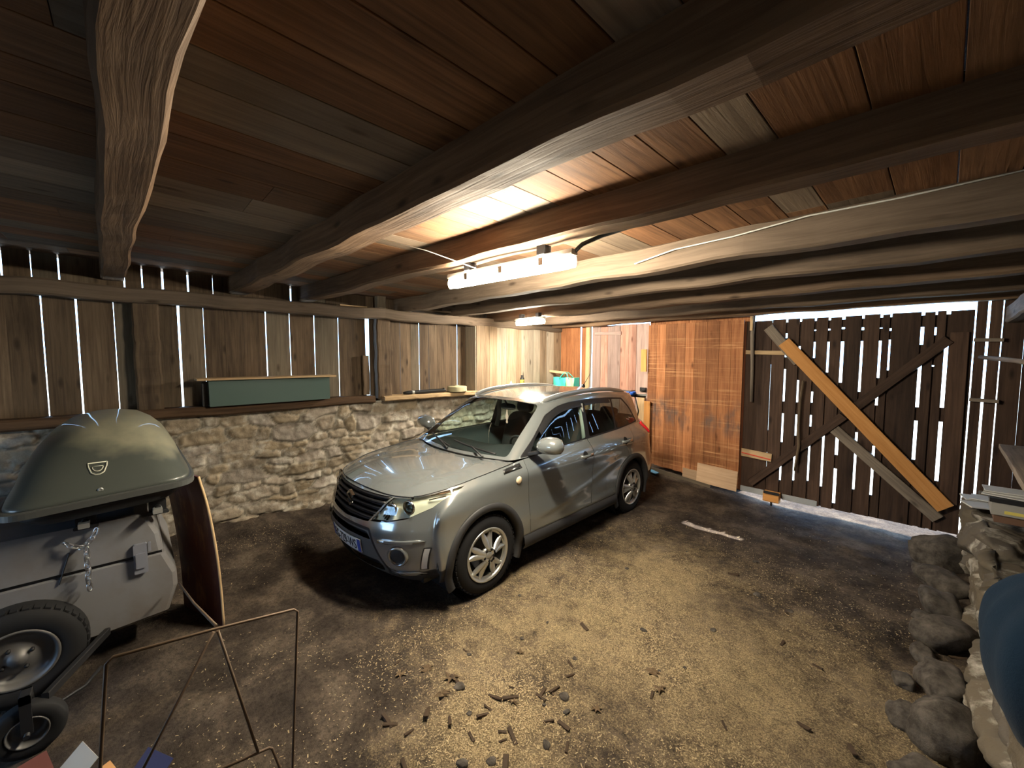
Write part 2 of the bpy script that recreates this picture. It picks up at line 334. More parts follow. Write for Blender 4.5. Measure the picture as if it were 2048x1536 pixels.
# ------------------------------------------------------------------ far wall, doors, gate
def stack(name, m, boards, parent=None):
    mb = MB()
    for b in boards: mb.board(*b[:5], **(b[5] if len(b) > 5 else {}))
    return mb.build(name, M[m], parent)
def vboards(y, z0, z1, xs, T=.024, gap=.002):
    out = []
    for a, b in zip(xs[:-1], xs[1:]):
        q = R(-.003, .003); out.append((((a + b) / 2, y + q, z0), ((a + b) / 2 + R(-.002, .002), y + q, z1), (1, 0, 0), b - a - gap, T, dict(ch=.0015)))
    return out
struct(stack('wall_far', 'redpanel', vboards(6.44, .0, 2.8, [-5.46, -5.27, -5.06, -4.925], gap=.003) + vboards(6.44, .0, 2.8, [-4.885, -4.77], gap=.001) + vboards(6.46, 2.585, 2.8, [-4.70, -4.4, -4.1, -3.8, -3.46]) + vboards(6.46, .0, 2.8, [-3.46, -3.2, -3.0, -2.8, -2.6, -2.4, -2.2, -1.94])))
struct(stack('wall_far_edge', 'gate', vboards(6.31, .50, 2.72, [.178, .262], gap=.012) + vboards(6.31, .1, 2.72, [.268, .36], gap=.014) + vboards(6.31, .0, 2.72, [.362, .50, .66, .85, 1.1], gap=.001)))
beam_obj('door_post', (-4.70, 6.40, .0), (-4.70, 6.40, 2.74), (1, 0, 0), .10, .09, 'pale post beside the hinge edge of the faded red door', m='palewood', wob=.01, seg=8, jit=.003)
d1 = stack('door_1', 'pinkdoor', vboards(6.43, .16, 2.565, [-4.625, -4.44, -4.28, -4.02, -3.85, -3.70, -3.468], gap=.004)); struct(d1)
mb = MB(); mb.board((-4.56, 6.41, 2.43), (-4.0, 6.41, 2.42), (0, 0, 1), .06, .02, .9); mb.board((-4.56, 6.41, .55), (-3.56, 6.41, .55), (0, 0, 1), .09, .02, .5); mb.build('door_rail', M['pinkdoor'], d1)
M['iron'] = mat('dark_iron', (.03, .03, .032), .55, .6)
mb = MB(); mb.box((-3.60, 6.385, 1.40), (-3.49, 6.415, 1.47)); mb.tube([(-3.54, 6.39, 1.43), (-3.54, 6.34, 1.43), (-3.47, 6.34, 1.43)], .012); mb.build('door_latch', M['iron'], d1)

# sliding plank door, worn pale in horizontal scrapes
rp = M['slide'] = M['redpanel'].copy(); rp.name = 'scraped_red_planks'; g = NG(rp)
old = g.b.inputs['Base Color'].links[0].from_socket; co = g.n('ShaderNodeTexCoord').outputs['Object']
scr = g.noise(g.mapping(co, (.7, 1, 26)), 1.4, 5, .7, .2); sc2 = g.noise(g.mapping(co, (.55, 1, 2.6)), 1.7, 4, .6, .3)
col = g.mix(g.math('MULTIPLY', g.ramp(scr, [(.52, (0, 0, 0)), (.64, (1, 1, 1))]), g.ramp(sc2, [(.42, (.1, .1, .1)), (.62, (.85, .85, .85))])), old, (.62, .34, .16))
sep = g.n('ShaderNodeSeparateXYZ'); g.l(co, sep.inputs[0])
bz = g.math('SUBTRACT', 1, g.math('MULTIPLY', g.math('ABSOLUTE', g.math('SUBTRACT', sep.outputs[2], 1.12)), 3.2))   # smoke-grey smears at bumper height
sm2 = g.math('MULTIPLY', g.ramp(bz, [(0, (0, 0, 0)), (.6, (1, 1, 1))]), g.ramp(g.noise(g.mapping(co, (3.5, 1, 1.6)), 1.3, 4, .6), [(.45, (0, 0, 0)), (.62, (.85, .85, .85))]))
col = g.mix(sm2, col, (.10, .075, .065)); g.l(col, g.b.inputs['Base Color'])
d2 = stack('door_2', 'slide', [(((a + b) / 2, 6.20, .245 - .08 * (a + 3.35)), ((a + b) / 2, 6.20, 2.512), (1, 0, 0), b - a - .002, .03, dict(ch=.0015)) for a, b in zip([-3.35, -3.2, -3.05, -2.88, -2.74, -2.6, -2.42, -2.25, -2.09], [-3.2, -3.05, -2.88, -2.74, -2.6, -2.42, -2.25, -2.09, -1.932])]); struct(d2)
mb = MB(); mb.board((-2.50, 6.172, .262), (-1.94, 6.172, .238), (0, 0, 1), .29, .014, .4); o = mb.build('kick_panel', M['ply'], d2)
mb = MB(); mb.board((-2.72, 6.176, .20), (-2.505, 6.176, .19), (0, 0, 1), .17, .012, .7); o = mb.build('kick_panel', M['ply'], d2)
mb = MB(); mb.board((-3.30, 6.17, .14), (-2.3, 6.17, .05), (0, 0, 1), .12, .02, .7); struct(mb.build('trim_1', M['plank']))
mb = MB(); mb.board((-3.405, 6.155, 1.755), (-3.405, 6.155, 2.12), (1, 0, 0), .10, .025, .9); mb.build('pull_board', M['newwood'], d2)
mb = MB(); mb.board((-3.33, 6.160, .46), (-3.33, 6.160, 1.27), (1, 0, 0), .11, .025, .2); mb.build('edge_board', M['newwood'], d2)
beam_obj('leaning_board', (-3.54, 6.30, .17), (-3.55, 6.36, 1.32), (1, 0, 0), .13, .03, 'pale new board standing against the faded red door', m='palewood', wob=0, jit=0, seg=1, ch=.002, cat='board', tint=.9)

# gate: dark boards with daylight between them, interrupted where cover strips are nailed outside
slits = {-1.62: (.006, [(.4, .7), (1.0, 1.9)]), -1.455: (.024, [(.34, .56), (.86, 1.25), (1.41, 1.84), (2.0, 2.06), (2.25, 2.31)]), -1.305: (.023, [(.37, .72), (.97, 1.25), (1.41, 1.70), (2.1, 2.14)]),
         -1.15: (.022, [(.40, .89), (1.11, 1.26), (1.42, 1.56), (1.99, 2.19), (2.33, 2.345)]), -1.01: (.024, [(.36, 1.06), (1.81, 2.19), (2.33, 2.35)]), -.875: (.032, [(.18, .62), (.79, 1.05), (1.69, 2.19), (2.34, 2.36)]), -.695: (.024, [(.40, .87), (.99, 1.10), (1.59, 2.19), (2.32, 2.35)]),
         -.535: (.024, [(.37, .71), (.83, .96), (1.44, 1.61), (1.76, 2.19), (2.33, 2.34)]), -.455: (.017, [(1.85, 2.2), (2.30, 2.33)]), -.2: (.028, [(.86, 1.30), (1.45, 1.99), (2.14, 2.33)]), -.10: (.016, [(2.24, 2.32), (1.9, 1.915)]), -.012: (.030, [(.66, 1.31), (1.46, 2.17)])}
xs = [(-1.93, 0)] + [(x, s[0]) for x, s in sorted(slits.items())] + [(.172, 0)]
bl = []
for (a, ga), (b, gb) in zip(xs[:-1], xs[1:]):
    zt = 2.488 + R(-.006, .008)
    bl.append((((a + ga / 2 + b - gb / 2) / 2, 6.30, .10 + .03 * max(0, (a + 1.4) / 1.5)), ((a + ga / 2 + b - gb / 2) / 2, 6.30, zt), (1, 0, 0), b - gb / 2 - a - ga / 2, .022, dict(ch=.001)))
g3 = struct(stack('door_3', 'gate', bl))
mb = MB()
for x, (wd, zs) in slits.items():
    z = .11
    for a, b in sorted(zs) + [(2.455, 2.455)]:
        if a > z + .02: mb.board((x, 6.324, z), (x, 6.324, a), (1, 0, 0), .06, .02)
        z = b
mb.build('cover_strips', M['gate'], g3)['label'] = 'dark strips nailed over the gaps from outside'
def part(nm, m, p0, p1, W, T, wd=(1, 0, 0), lab=None, tint=.5, **k):
    mb = MB(); mb.board(p0, p1, wd, W, T, tint, **k); o = mb.build(nm, M[m], g3)
    if lab: o['label'] = lab
    return o
dv = V((1.53, 0, -1.795)).normalized(); pw = V((dv.z, 0, -dv.x))
part('diagonal_plank', 'newwood', (-1.463, 6.215, 2.195), (.07, 6.215, .405), .150, .028, pw, 'new orange pine plank', .3)
part('diagonal_brace', 'greywood', (-1.66, 6.262, 2.395), (-1.30, 6.262, 1.93), .12, .045, pw, 'grey end of an older brace', .9)
part('diagonal_brace', 'greywood', (-.90, 6.262, 1.12), (.02, 6.262, .265), .115, .045, pw, 'grey lower brace', .9)
part('counter_brace', 'gate', (-1.80, 6.265, .235), (-.82, 6.265, 1.29), .10, .05, (1, 0, -1), 'rough dark brace running the other way', .9, seg=8, jit=.004)
part('counter_brace', 'gate', (-.79, 6.265, 1.33), (.0, 6.265, 2.19), .10, .05, (1, 0, -1), None, .3, seg=8, jit=.004)
part('upright_board', 'gate', (.082, 6.272, .45), (.076, 6.272, 2.26), .135, .03, (1, 0, 0), 'brown upright board at the latch edge', .95)
part('batten', 'palewood', (-1.925, 6.275, 2.066), (-1.45, 6.275, 2.053), .055, .025, (0, 0, 1), 'pale horizontal batten', .6)
M['redpaint'] = mat('red_paint', (.55, .06, .03), .6)
part('slat', 'palewood', (-1.93, 6.268, .655), (-1.555, 6.268, .635), .11, .02, (0, 0, 1), 'pale slat with a red stripe', .2)
mb = MB(); mb.board((-1.925, 6.255, .650), (-1.565, 6.255, .612), (0, 0, 1), .016, .004); mb.build('red_stripe', M['redpaint'], g3)
mb = MB(); mb.box((-1.615, 6.17, .055), (-1.43, 6.27, .185), .5, .006); o = mb.build('stop_block', M['newwood'], g3)
mb = MB(); mb.box((-1.605, 6.155, .165), (-1.425, 6.172, .20), .5); mb.tube([(-1.52, 6.20, .06), (-1.52, 6.20, -.02)], .014); mb.build('drop_bolt', M['iron'], o)
M['zinc'] = mat('zinc_strip', (.42, .43, .43), .55, .5)
for xa, xb_ in ((-1.93, -1.63), (-1.42, -1.04)):
    mb = MB(); mb.box((xa, 6.278, .095), (xb_, 6.286, .17)); mb.build('kick_strip', M['zinc'], g3)
for z, lab in ((2.178, 'dark rail bridging the narrow wall boards'), (1.57, 'grey flat bar bridging the narrow wall boards')):
    mb = MB(); mb.board((.175, 6.26, z), (.37, 6.26, z - .006), (0, 0, 1), .035, .05, .8); tag(mb.build('wall_rail', M['greywood']), lab, 'rail')
mb = MB(); mb.tube([(-1.838, 6.245, 2.585), (-1.842, 6.235, 2.3), (-1.83, 6.245, 1.9), (-1.822, 6.245, 1.38)], [.024, .026, .022, .018], 9); tag(mb.build('hanging_pole', M['greywood']), 'bark-brown pole hanging down between sliding door and dark gate', 'pole')
mb = MB(); mb.tube([(-1.235, 6.225, 1.70), (-1.255, 6.225, 1.45), (-1.262, 6.22, 1.1), (-1.245, 6.215, .86), (-1.262, 6.21, .70), (-1.275, 6.20, .53)], [.014, .016, .018, .017, .015, .012], 9); tag(mb.build('crooked_stick', M['plank']), 'thin crooked stick hanging on the dark gate', 'stick')
mb = MB(); mb.board((-1.845, 6.196, 2.60), (-1.845, 6.196, 2.36), (1, 0, 0), .035, .02, .8); tag(mb.build('wood_peg', M['palewood']), 'small pale wooden peg above the top of the hanging pole', 'peg')
# outside: unseen slabs added to block the sun except for one floor streak
mb = MB(); mb.box((-8, 7.02, 3.50), (4, 8.32, 3.56)); mb.box((-.94, 6.3, 3.50), (4, 7.02, 3.56)); mb.box((-8, 6.3, 3.50), (-1.60, 7.02, 3.56))
struct(mb.build('sun_block', M['gate']))
# unlit sides of the barn behind the camera and along the near side
struct(stack('wall_back', 'plank', [((x + .14, -3.05, za), (x + .14, -3.05, zc), (1, 0, 0), .281, .03) for x in [-6 + .28 * k for k in range(28)] for za, zc in (((0, .45), (1.45, 3.05)) if -4.6 < x < -2.9 else ((0, 3.05),))]))   # with an unseen open hatch added to throw blue sky light on the trailer
struct(stack('wall_right', 'gate', [((.80, y + .14, .3), (.80, y + .14, 3.05), (0, 1, 0), .281, .03) for y in [-3.1 + .28 * k for k in range(35)]]))

# ------------------------------------------------------------------ tube lamps
M['tube'] = mat('lit_tube_cover', (1.0, .89, .69), .4, emit=LAMP_STRENGTH)
M['clear'] = mat('clear_end_cap', (.85, .86, .80), .15, trans=.6)
M['iron'] = mat('dark_iron', (.03, .03, .032), .55, .6)
M['lampgrey'] = mat('lamp_housing', (.62, .62, .58), .45)
M['steel'] = mat('steel', (.6, .6, .6), .3, 1)
M['black'] = mat('black_plastic', (.012, .012, .013), .45)
M['rubber'] = mat('black_rubber', (.014, .014, .015), .8, spec=.3)
def tube_lamp(p0, p1, label, emit_m):
    p0, p1 = V(p0), V(p1); L = (p1 - p0).length; ang = math.atan2(p1.y - p0.y, p1.x - p0.x)
    e = empty('tube_lamp', label, 'lamp', (p0 + p1) / 2, ang)
    mb = MB(); h = L / 2
    mb.sweep([[(x, y, z) for y, z in [(-.030, .028), (-.034, .036), (-.028, .062), (.028, .062), (.034, .036), (.030, .028)]] for x in (-h, h)]); mb.build('housing', M['lampgrey'], e)
    mb = MB(); pr = [(.050 * math.cos(a), -.008 - .042 * math.sin(a)) for a in [math.radians(-52 + 284 * k / 18) for k in range(19)]]
    mb.sweep([[(x, y, z) for y, z in pr] for x in (-h + .07, h - .07)], sm=True); mb.build('diffuser', emit_m, e)
    for s in (-1, 1):
        mb = MB(); mb.sweep([[(s * (h - .07 + k * .07), y * (1 - .45 * k ** 2), z) for y, z in pr] for k in (0, .4, .8, 1)], sm=True); mb.build('end_cap', M['clear'], e)
    n = 3 if L > 1 else 1
    for k in range(n * 2):
        x = -h + L * (k // 2 + .7) / (n + .3); s = 1 if k % 2 else -1
        mb = MB(); mb.box((x - .018, s * .056 - .004, -.012), (x + .018, s * .056 + .004, .035)); mb.build('clip', M['steel'], e)
    for s in (-.6, .6):
        mb = MB(); mb.box((s * h - .03, -.035, .060), (s * h + .03, .04, .125)); mb.build('bracket', M['iron'], e)
    return e
tube_lamp((-2.74, 1.888, 2.598), (-1.565, 1.978, 2.598), 'long bright tube lamp hanging under a joist above the car', M['tube'])
tube_lamp((-4.80, 4.59, 2.55), (-4.20, 4.595, 2.55), 'short bright tube lamp near the bay corner over the pale planks', mat('short_tube_cover', (1.0, .90, .72), .4, emit=LAMP_STRENGTH * 1.7))
pts = [(-1.59, 1.98, 2.63), (-1.54, 2.02, 2.69), (-1.45, 2.09, 2.735), (-1.35, 2.10, 2.745), (-1.15, 2.12, 2.765), (-.9, 2.14, 2.80), (-.5, 2.25, 2.83), (.2, 2.26, 2.86), (.7, 2.27, 2.86)]
mb = MB(); mb.tube(pts, .013, 8); tag(mb.build('power_cable', M['black']), 'thick black cable running along the joist from the long tube lamp', 'cable')
pts = [(-1.72, 2.93, 2.74), (-1.4, 2.925, 2.79), (-1.0, 2.925, 2.80), (-.6, 2.93, 2.835), (-.2, 2.93, 2.83), (.6, 2.93, 2.85)]
mb = MB(); mb.tube(pts, .005, 6); tag(mb.build('thin_wire', M['lampgrey']), 'thin wire stapled along the stained joist face', 'wire')
mb = MB(); mb.tube([(-2.9, 1.35, 2.88), (-2.62, 1.6, 2.78), (-2.4, 1.88, 2.66)], .003, 6); tag(mb.build('hanging_string', M['lampgrey']), 'fine string slanting from the lit boards to the long tube lamp', 'string')
# ------------------------------------------------------------------ the car (x forward from the front axle, y to its left, z up)
def paint_mat():
    m = mat('grey_car_paint', (.235, .26, .265), .30, .55, coat=1.0); g = NG(m)
    co = g.n('ShaderNodeTexCoord').outputs['Object']
    g.l(g.ramp(g.noise(co, 900, 2, .5), [(.3, (.205, .228, .235)), (.7, (.295, .32, .325))]), g.b.inputs['Base Color'])
    g.b.inputs['Coat IOR'].default_value = 1.75; dust = g.noise(co, 6, 5, .6); g.l(g.math('ADD', g.math('MULTIPLY', dust, .09), .13), g.b.inputs['Roughness']); return m
M['paint'] = paint_mat()
M['clad'] = mat('grey_black_cladding', (.024, .024, .025), .6)
def thin_glass(name, tint, refl=.06, edge=.75):
    """a pane: clear straight-through tint plus a mirror film that grows towards grazing angles"""
    m = bpy.data.materials.new(name); m.use_nodes = True; t = m.node_tree; t.nodes.clear()
    tr = t.nodes.new('ShaderNodeBsdfTransparent'); tr.inputs[0].default_value = (*tint, 1); gl = t.nodes.new('ShaderNodeBsdfGlossy'); gl.inputs['Roughness'].default_value = .012
    lw = t.nodes.new('ShaderNodeLayerWeight'); lw.inputs[0].default_value = .5; pw_ = t.nodes.new('ShaderNodeMath'); pw_.operation = 'POWER'; pw_.inputs[1].default_value = 4
    mr = t.nodes.new('ShaderNodeMapRange'); mr.inputs['To Min'].default_value = refl; mr.inputs['To Max'].default_value = edge; mx = t.nodes.new('ShaderNodeMixShader'); ou = t.nodes.new('ShaderNodeOutputMaterial')
    t.links.new(lw.outputs['Facing'], pw_.inputs[0]); t.links.new(pw_.outputs[0], mr.inputs['Value']); t.links.new(mr.outputs[0], mx.inputs[0]); t.links.new(tr.outputs[0], mx.inputs[1]); t.links.new(gl.outputs[0], mx.inputs[2]); t.links.new(mx.outputs[0], ou.inputs[0]); return m
M['glass'] = thin_glass('car_glass', (.80, .93, .90)); M['dglass'] = thin_glass('dark_car_glass', (.42, .48, .47), .07); M['lens'] = thin_glass('lamp_lens', (.95, .97, .94), .05)
M['chrome'] = mat('chrome', (.75, .76, .74), .12, 1)
M['alloy'] = mat('alloy_silver', (.62, .63, .61), .3, .85)
M['interior'] = mat('interior_black', (.022, .022, .024), .75)
M['seat'] = mat('seat_cloth', (.035, .034, .036), .85)
M['redlens'] = mat('red_lens', (.85, .02, .03), .12, coat=1)
M['orange'] = mat('indicator_lens', (.78, .62, .40), .15, coat=1)
M['white'] = mat('white_plate', (.72, .72, .68), .5)
M['silver'] = mat('silver_trim', (.45, .46, .45), .35, .7)
M['pink'] = mat('pink_card', (.72, .48, .42), .7)
CAR = empty('car', 'grey compact car with roof rails parked beside the stone wall', 'car', (-3.436, 2.094, 0), math.radians(-87.61))

def cr(ps, t):                                   # Catmull-Rom through a list of vectors, t in 0..len-1
    i = max(0, min(int(t), len(ps) - 2)); f = t - i
    p1, p2 = ps[i], ps[i + 1]; p0 = ps[i - 1] if i > 0 else p1 * 2 - p2; p3 = ps[i + 2] if i + 2 < len(ps) else p2 * 2 - p1
    return .5 * ((2 * p1) + (p2 - p0) * f + (2 * p0 - 5 * p1 + 4 * p2 - p3) * f * f + (3 * p1 - p0 - 3 * p2 + p3) * f ** 3)
def crs(ps, t, mir0=True, mir1=True):            # same, with mirrored (y -> -y) ends so the centre line stays smooth
    a = [V((ps[1].x, -ps[1].y, ps[1].z))] if mir0 else [ps[0] * 2 - ps[1]]
    b = [V((ps[-2].x, -ps[-2].y, ps[-2].z))] if mir1 else [ps[-1] * 2 - ps[-2]]
    return cr(a + ps + b, t + 1)
# lower body: level loops from nose centre round the side to tail centre
def loop(z, nx, tx, ys, zf=None, zr=None, sag=0, tuck=0):
    """nx nose x, tx tail x, ys side half width at the doors; zf/zr heights at nose and tail"""
    zf = z if zf is None else zf; zr = z if zr is None else zr
    P = [(nx, 0, zf), (nx - .02, .25, zf), (nx - .075, .47, zf), (nx - .175, .645, zf), (nx - .33, .765 * ys / .86, zf * .8 + z * .2), (.43, ys * .985, zf * .5 + z * .5), (.0, ys * 1.0, z), (-.46, ys * .995, z), (-1.0, ys, z), (-1.56, ys, z), (-2.05, ys, z),
         (-2.5, ys * 1.005, z), (-2.88, ys * .985, z * .5 + zr * .5), (tx + .13, ys * .90, zr), (tx + .035, ys * .66, zr), (tx, 0, zr)]
    return [V(p) for p in P]
LV = [loop(.235, .70, -3.18, .80), loop(.34, .80, -3.26, .862), loop(.50, .845, -3.31, .872), loop(.655, .845, -3.30, .862), loop(.80, .80, -3.25, .866, zf=.79), loop(.915, .735, -3.19, .862, zf=.87, zr=.93), loop(1.0, .70, -3.16, .835, zf=.915, zr=1.04)]
# shoulder line and waist, drawn point by point
LV[5] = [V(p) for p in [(.768, 0, .875), (.752, .25, .872), (.70, .47, .865), (.60, .645, .868), (.44, .755, .885), (.30, .822, .905), (.0, .855, .925), (-.46, .862, .935), (-1.0, .866, .945), (-1.56, .868, .955), (-2.05, .866, .965), (-2.5, .862, .97), (-2.88, .838, .975), (-3.07, .765, .985), (-3.17, .56, .99), (-3.2, 0, .99)]]
LV[6] = [V(p) for p in [(.720, 0, .925), (.705, .25, .922), (.655, .465, .915), (.56, .625, .918), (.40, .722, .945), (.25, .770, .972), (-.03, .790, 1.005), (-.46, .795, 1.045), (-1.0, .798, 1.075), (-1.56, .790, 1.09), (-2.05, .778, 1.10), (-2.5, .760, 1.11), (-2.86, .725, 1.12), (-3.03, .655, 1.125), (-3.125, .48, 1.13), (-3.16, 0, 1.13)]]
NC = 15; 
def tub(u, v): # u 0..NC, v 0..6
    p = cr([crs(l, u) for l in LV], v)
    if -2.3 < p.x < -.42 and p.z < .95:           # the pressed swage sweeping up the doors to the rear wheel
        q = (-.45 - p.x) / 1.85; zc = .44 + .34 * q ** 1.6; f = 1 / (1 + math.exp((p.z - zc) / .03)); g_ = max(0, min(1, (p.z - .36) / .08)) * min(1, q * 5) * min(1, (1 - q) * 5)
        p = V((p.x, p.y - .011 * f * g_ + .004 * math.exp(-((p.z - zc - .03) / .03) ** 2) * min(1, q * 5) * min(1, (1 - q) * 5), p.z))
    return p
def half_mesh(fn, nu, nv):
    bm = bmesh.new(); vs = {}
    for i in range(nu + 1):
        for j in range(nv + 1):
            for s in (1, -1):
                p = fn(i / nu, j / nv); vs[i, j, s] = bm.verts.new((p.x, p.y * s, p.z))
    for i in range(nu):
        for j in range(nv):
            for s in (1, -1):
                q = [vs[i, j, s], vs[i + 1, j, s], vs[i + 1, j + 1, s], vs[i, j + 1, s]]
                try: bm.faces.new(q if s == 1 else q[::-1])
                except ValueError: pass
    bmesh.ops.remove_doubles(bm, verts=bm.verts, dist=.0006); return bm
def finish(bm, name, m, parent, smooth=True, solid=0):
    bmesh.ops.delete(bm, geom=[v for v in bm.verts if not v.link_faces], context='VERTS')
    bmesh.ops.recalc_face_normals(bm, faces=bm.faces)
    for f in bm.faces: f.smooth = smooth
    me = bpy.data.meshes.new(name); bm.to_mesh(me); bm.free(); me.materials.append(m); o = link(name, me, parent)
    if solid: md = o.modifiers.new('thickness', 'SOLIDIFY'); md.thickness = solid; md.offset = -1
    return o
def inpoly(p, poly):
    r = False; n = len(poly)
    for i in range(n):
        a, b = poly[i], poly[(i + 1) % n]
        if (a[1] > p[1]) != (b[1] > p[1]) and p[0] < (b[0] - a[0]) * (p[1] - a[1]) / (b[1] - a[1]) + a[0]: r = not r
    return r
def cut(bm, poly, ax, flt):
    """cuts the outline poly (seen along axis ax: 'x' front, 'y' side) out of bm; returns the piece as a new bmesh"""
    A, B = (1, 2) if ax == 'x' else (0, 2)
    n = len(poly); N = V((1, 0, 0)) if ax == 'x' else V((0, 1, 0))
    for i in range(n):
        a, b = poly[i], poly[(i + 1) % n]
        if abs(a[0] - b[0]) + abs(a[1] - b[1]) < 1e-6: continue
        lo = (min(a[0], b[0]) - .004, min(a[1], b[1]) - .004); hi = (max(a[0], b[0]) + .004, max(a[1], b[1]) + .004)
        fs = []
        for f in bm.faces:
            c = f.calc_center_median()
            if not flt(c): continue
            xs = [v.co[A] for v in f.verts]; zs = [v.co[B] for v in f.verts]
            if max(xs) < lo[0] or min(xs) > hi[0] or max(zs) < lo[1] or min(zs) > hi[1]: continue
            fs.append(f)
        if not fs: continue
        pa = V((0, 0, 0)); pa[A] = a[0]; pa[B] = a[1]; d = V((0, 0, 0)); d[A] = b[0] - a[0]; d[B] = b[1] - a[1]
        ge = list({x for f in fs for x in list(f.verts) + list(f.edges)}) + fs
        bmesh.ops.bisect_plane(bm, geom=ge, dist=1e-5, plane_co=pa, plane_no=d.cross(N).normalized())
    sel = [f for f in bm.faces if flt(f.calc_center_median()) and inpoly((f.calc_center_median()[A], f.calc_center_median()[B]), poly)]
    out = bmesh.new(); mp = {}
    for f in sel:
        vs = []
        for v in f.verts:
            if v not in mp: mp[v] = out.verts.new(v.co)
            vs.append(mp[v])
        try: out.faces.new(vs)
        except ValueError: pass
    bmesh.ops.delete(bm, geom=sel, context='FACES')
    return out
def shrink(poly, d):
    n = len(poly); out = []; ar = sum(poly[i][0] * poly[(i + 1) % n][1] - poly[(i + 1) % n][0] * poly[i][1] for i in range(n)); s = 1 if ar > 0 else -1
    for i in range(n):
        a, b, c = V(poly[i - 1]).to_2d() if len(poly[i]) > 2 else Vector(poly[i - 1]), Vector(poly[i]), Vector(poly[(i + 1) % n])
        e1, e2 = (b - a).normalized(), (c - b).normalized(); n1, n2 = Vector((-e1.y, e1.x)) * s, Vector((-e2.y, e2.x)) * s
        m = n1 + n2; m = m / max(.35, m.dot(n1)) if m.length > .01 else n1
        out.append((b.x + m.x * d, b.y + m.y * d))
    return out
def rounded(poly, r, k=3):
    out = []; n = len(poly)
    for i in range(n):
        a, b, c = Vector(poly[i - 1]), Vector(poly[i]), Vector(poly[(i + 1) % n])
        q = min(r, (a - b).length * .45, (c - b).length * .45); p0, p1 = b + (a - b).normalized() * q, b + (c - b).normalized() * q
        for j in range(k + 1):
            t = j / k; p = p0 * (1 - t) ** 2 + b * 2 * t * (1 - t) + p1 * t * t; out.append((p.x, p.y))
    return out
body = half_mesh(lambda u, v: tub(u * NC, v * 6), NC * 8, 60)
# bonnet: Coons patch inside the shoulder line
cowl = [V(p) for p in [(-.20, 0, 1.045), (-.215, .25, 1.043), (-.28, .5, 1.04), (-.385, .70, 1.045)]]
lipc = lambda t: crs(LV[6], t * 3)
sidec = lambda s: crs(LV[6], 3 + s * 3.86)
cen = [lipc(0), V((.52, 0, .975)), V((.15, 0, 1.02)), V((-.20, 0, 1.045))]
cenc = lambda s: cr(cen, s * 3)
cw = [V((cowl[0].x, 0, cowl[0].z))] + cowl[1:3] + [sidec(1)]
cowlc = lambda t: crs(cw, t * 3, True, False)
def coons(a0, a1, b0, b1, s, t):  # a: t-curves at s=0,1 ; b: s-curves at t=0,1
    return a0(t) * (1 - s) + a1(t) * s + b0(s) * (1 - t) + b1(s) * t - (a0(0) * (1 - s) * (1 - t) + a0(1) * (1 - s) * t + a1(0) * s * (1 - t) + a1(1) * s * t)
def bonnet(s, t):
    p = coons(lipc, cowlc, cenc, sidec, s, t)
    p.z += .030 * math.sin(math.pi * min(1, s * 1.15 if s * 1.15 < 1 else 1)) * (1 - t ** 2.5) * (1 - .3 * t) + .012 * math.exp(-((t - .72) / .10) ** 2) * min(1, s * 4) * (1 - s * .6)
    return p
hood = half_mesh(bonnet, 44, 30)
# cabin: glasshouse loops from waist to roof edge
base = [V((-.235, 0, 1.05)), V((-.26, .30, 1.05)), V((-.34, .62, 1.05)), V((-.43, .785, 1.06))] + [V((p.x, p.y - .004, p.z - .004)) for p in LV[6][8:14]] + [V((-3.125, .48, 1.13)), V((-3.16, 0, 1.13))]
top = [V(p) for p in [(-1.02, 0, 1.545), (-1.03, .25, 1.543), (-1.05, .49, 1.528), (-1.11, .598, 1.515), (-1.38, .618, 1.550), (-1.72, .622, 1.568), (-2.1, .618, 1.566), (-2.5, .605, 1.545), (-2.82, .58, 1.515), (-2.98, .52, 1.50), (-3.03, .36, 1.50), (-3.04, 0, 1.505)]]
def mid(f, bul): 
    return [a.lerp(b, f) + V((0, bul * (1 if 2 < i < 10 else 0), 0)) + (V((.018, 0, .018)) if i < 3 else V((-.02, 0, 0)) if i > 9 else V((0, 0, 0))) for i, (a, b) in enumerate(zip(base, top))]
GL = [base, mid(.30, .010), mid(.62, .016), mid(.88, .013), top]
def cabin(u, v): return cr([crs(l, u) for l in GL], v)
cab = half_mesh(lambda u, v: cabin(u * 11, v * 4), 11 * 9, 28)
rf = lambda t: crs(top, t * 3.2); rs = lambda s: crs(top, 3.2 + s * 5.6); rr = lambda t: crs(top, 11 - t * 2.2)
rc = lambda s: cr([V((-1.02, 0, 1.545)), V((-1.45, 0, 1.592)), V((-2.0, 0, 1.600)), V((-2.6, 0, 1.565)), V((-3.04, 0, 1.505))], s * 4)
roof = half_mesh(lambda s, t: coons(rf, rr, rc, rs, s, t) + V((0, 0, .014 * (1 - t ** 2) * math.sin(math.pi * s))), 40, 24)

SIDE = {1: lambda c: c.y > .3, -1: lambda c: c.y < -.3}
FRONT = lambda c: c.x > .2
circ = lambda cx, cz, r, n=30: [(cx + r * math.cos(2 * math.pi * i / n), cz + r * math.sin(2 * math.pi * i / n)) for i in range(n)]
ARCH = circ(0, .335, .385), circ(-2.5, .335, .385)
for s in (1, -1):
    for a in ARCH: cut(body, a, 'y', SIDE[s]).free()
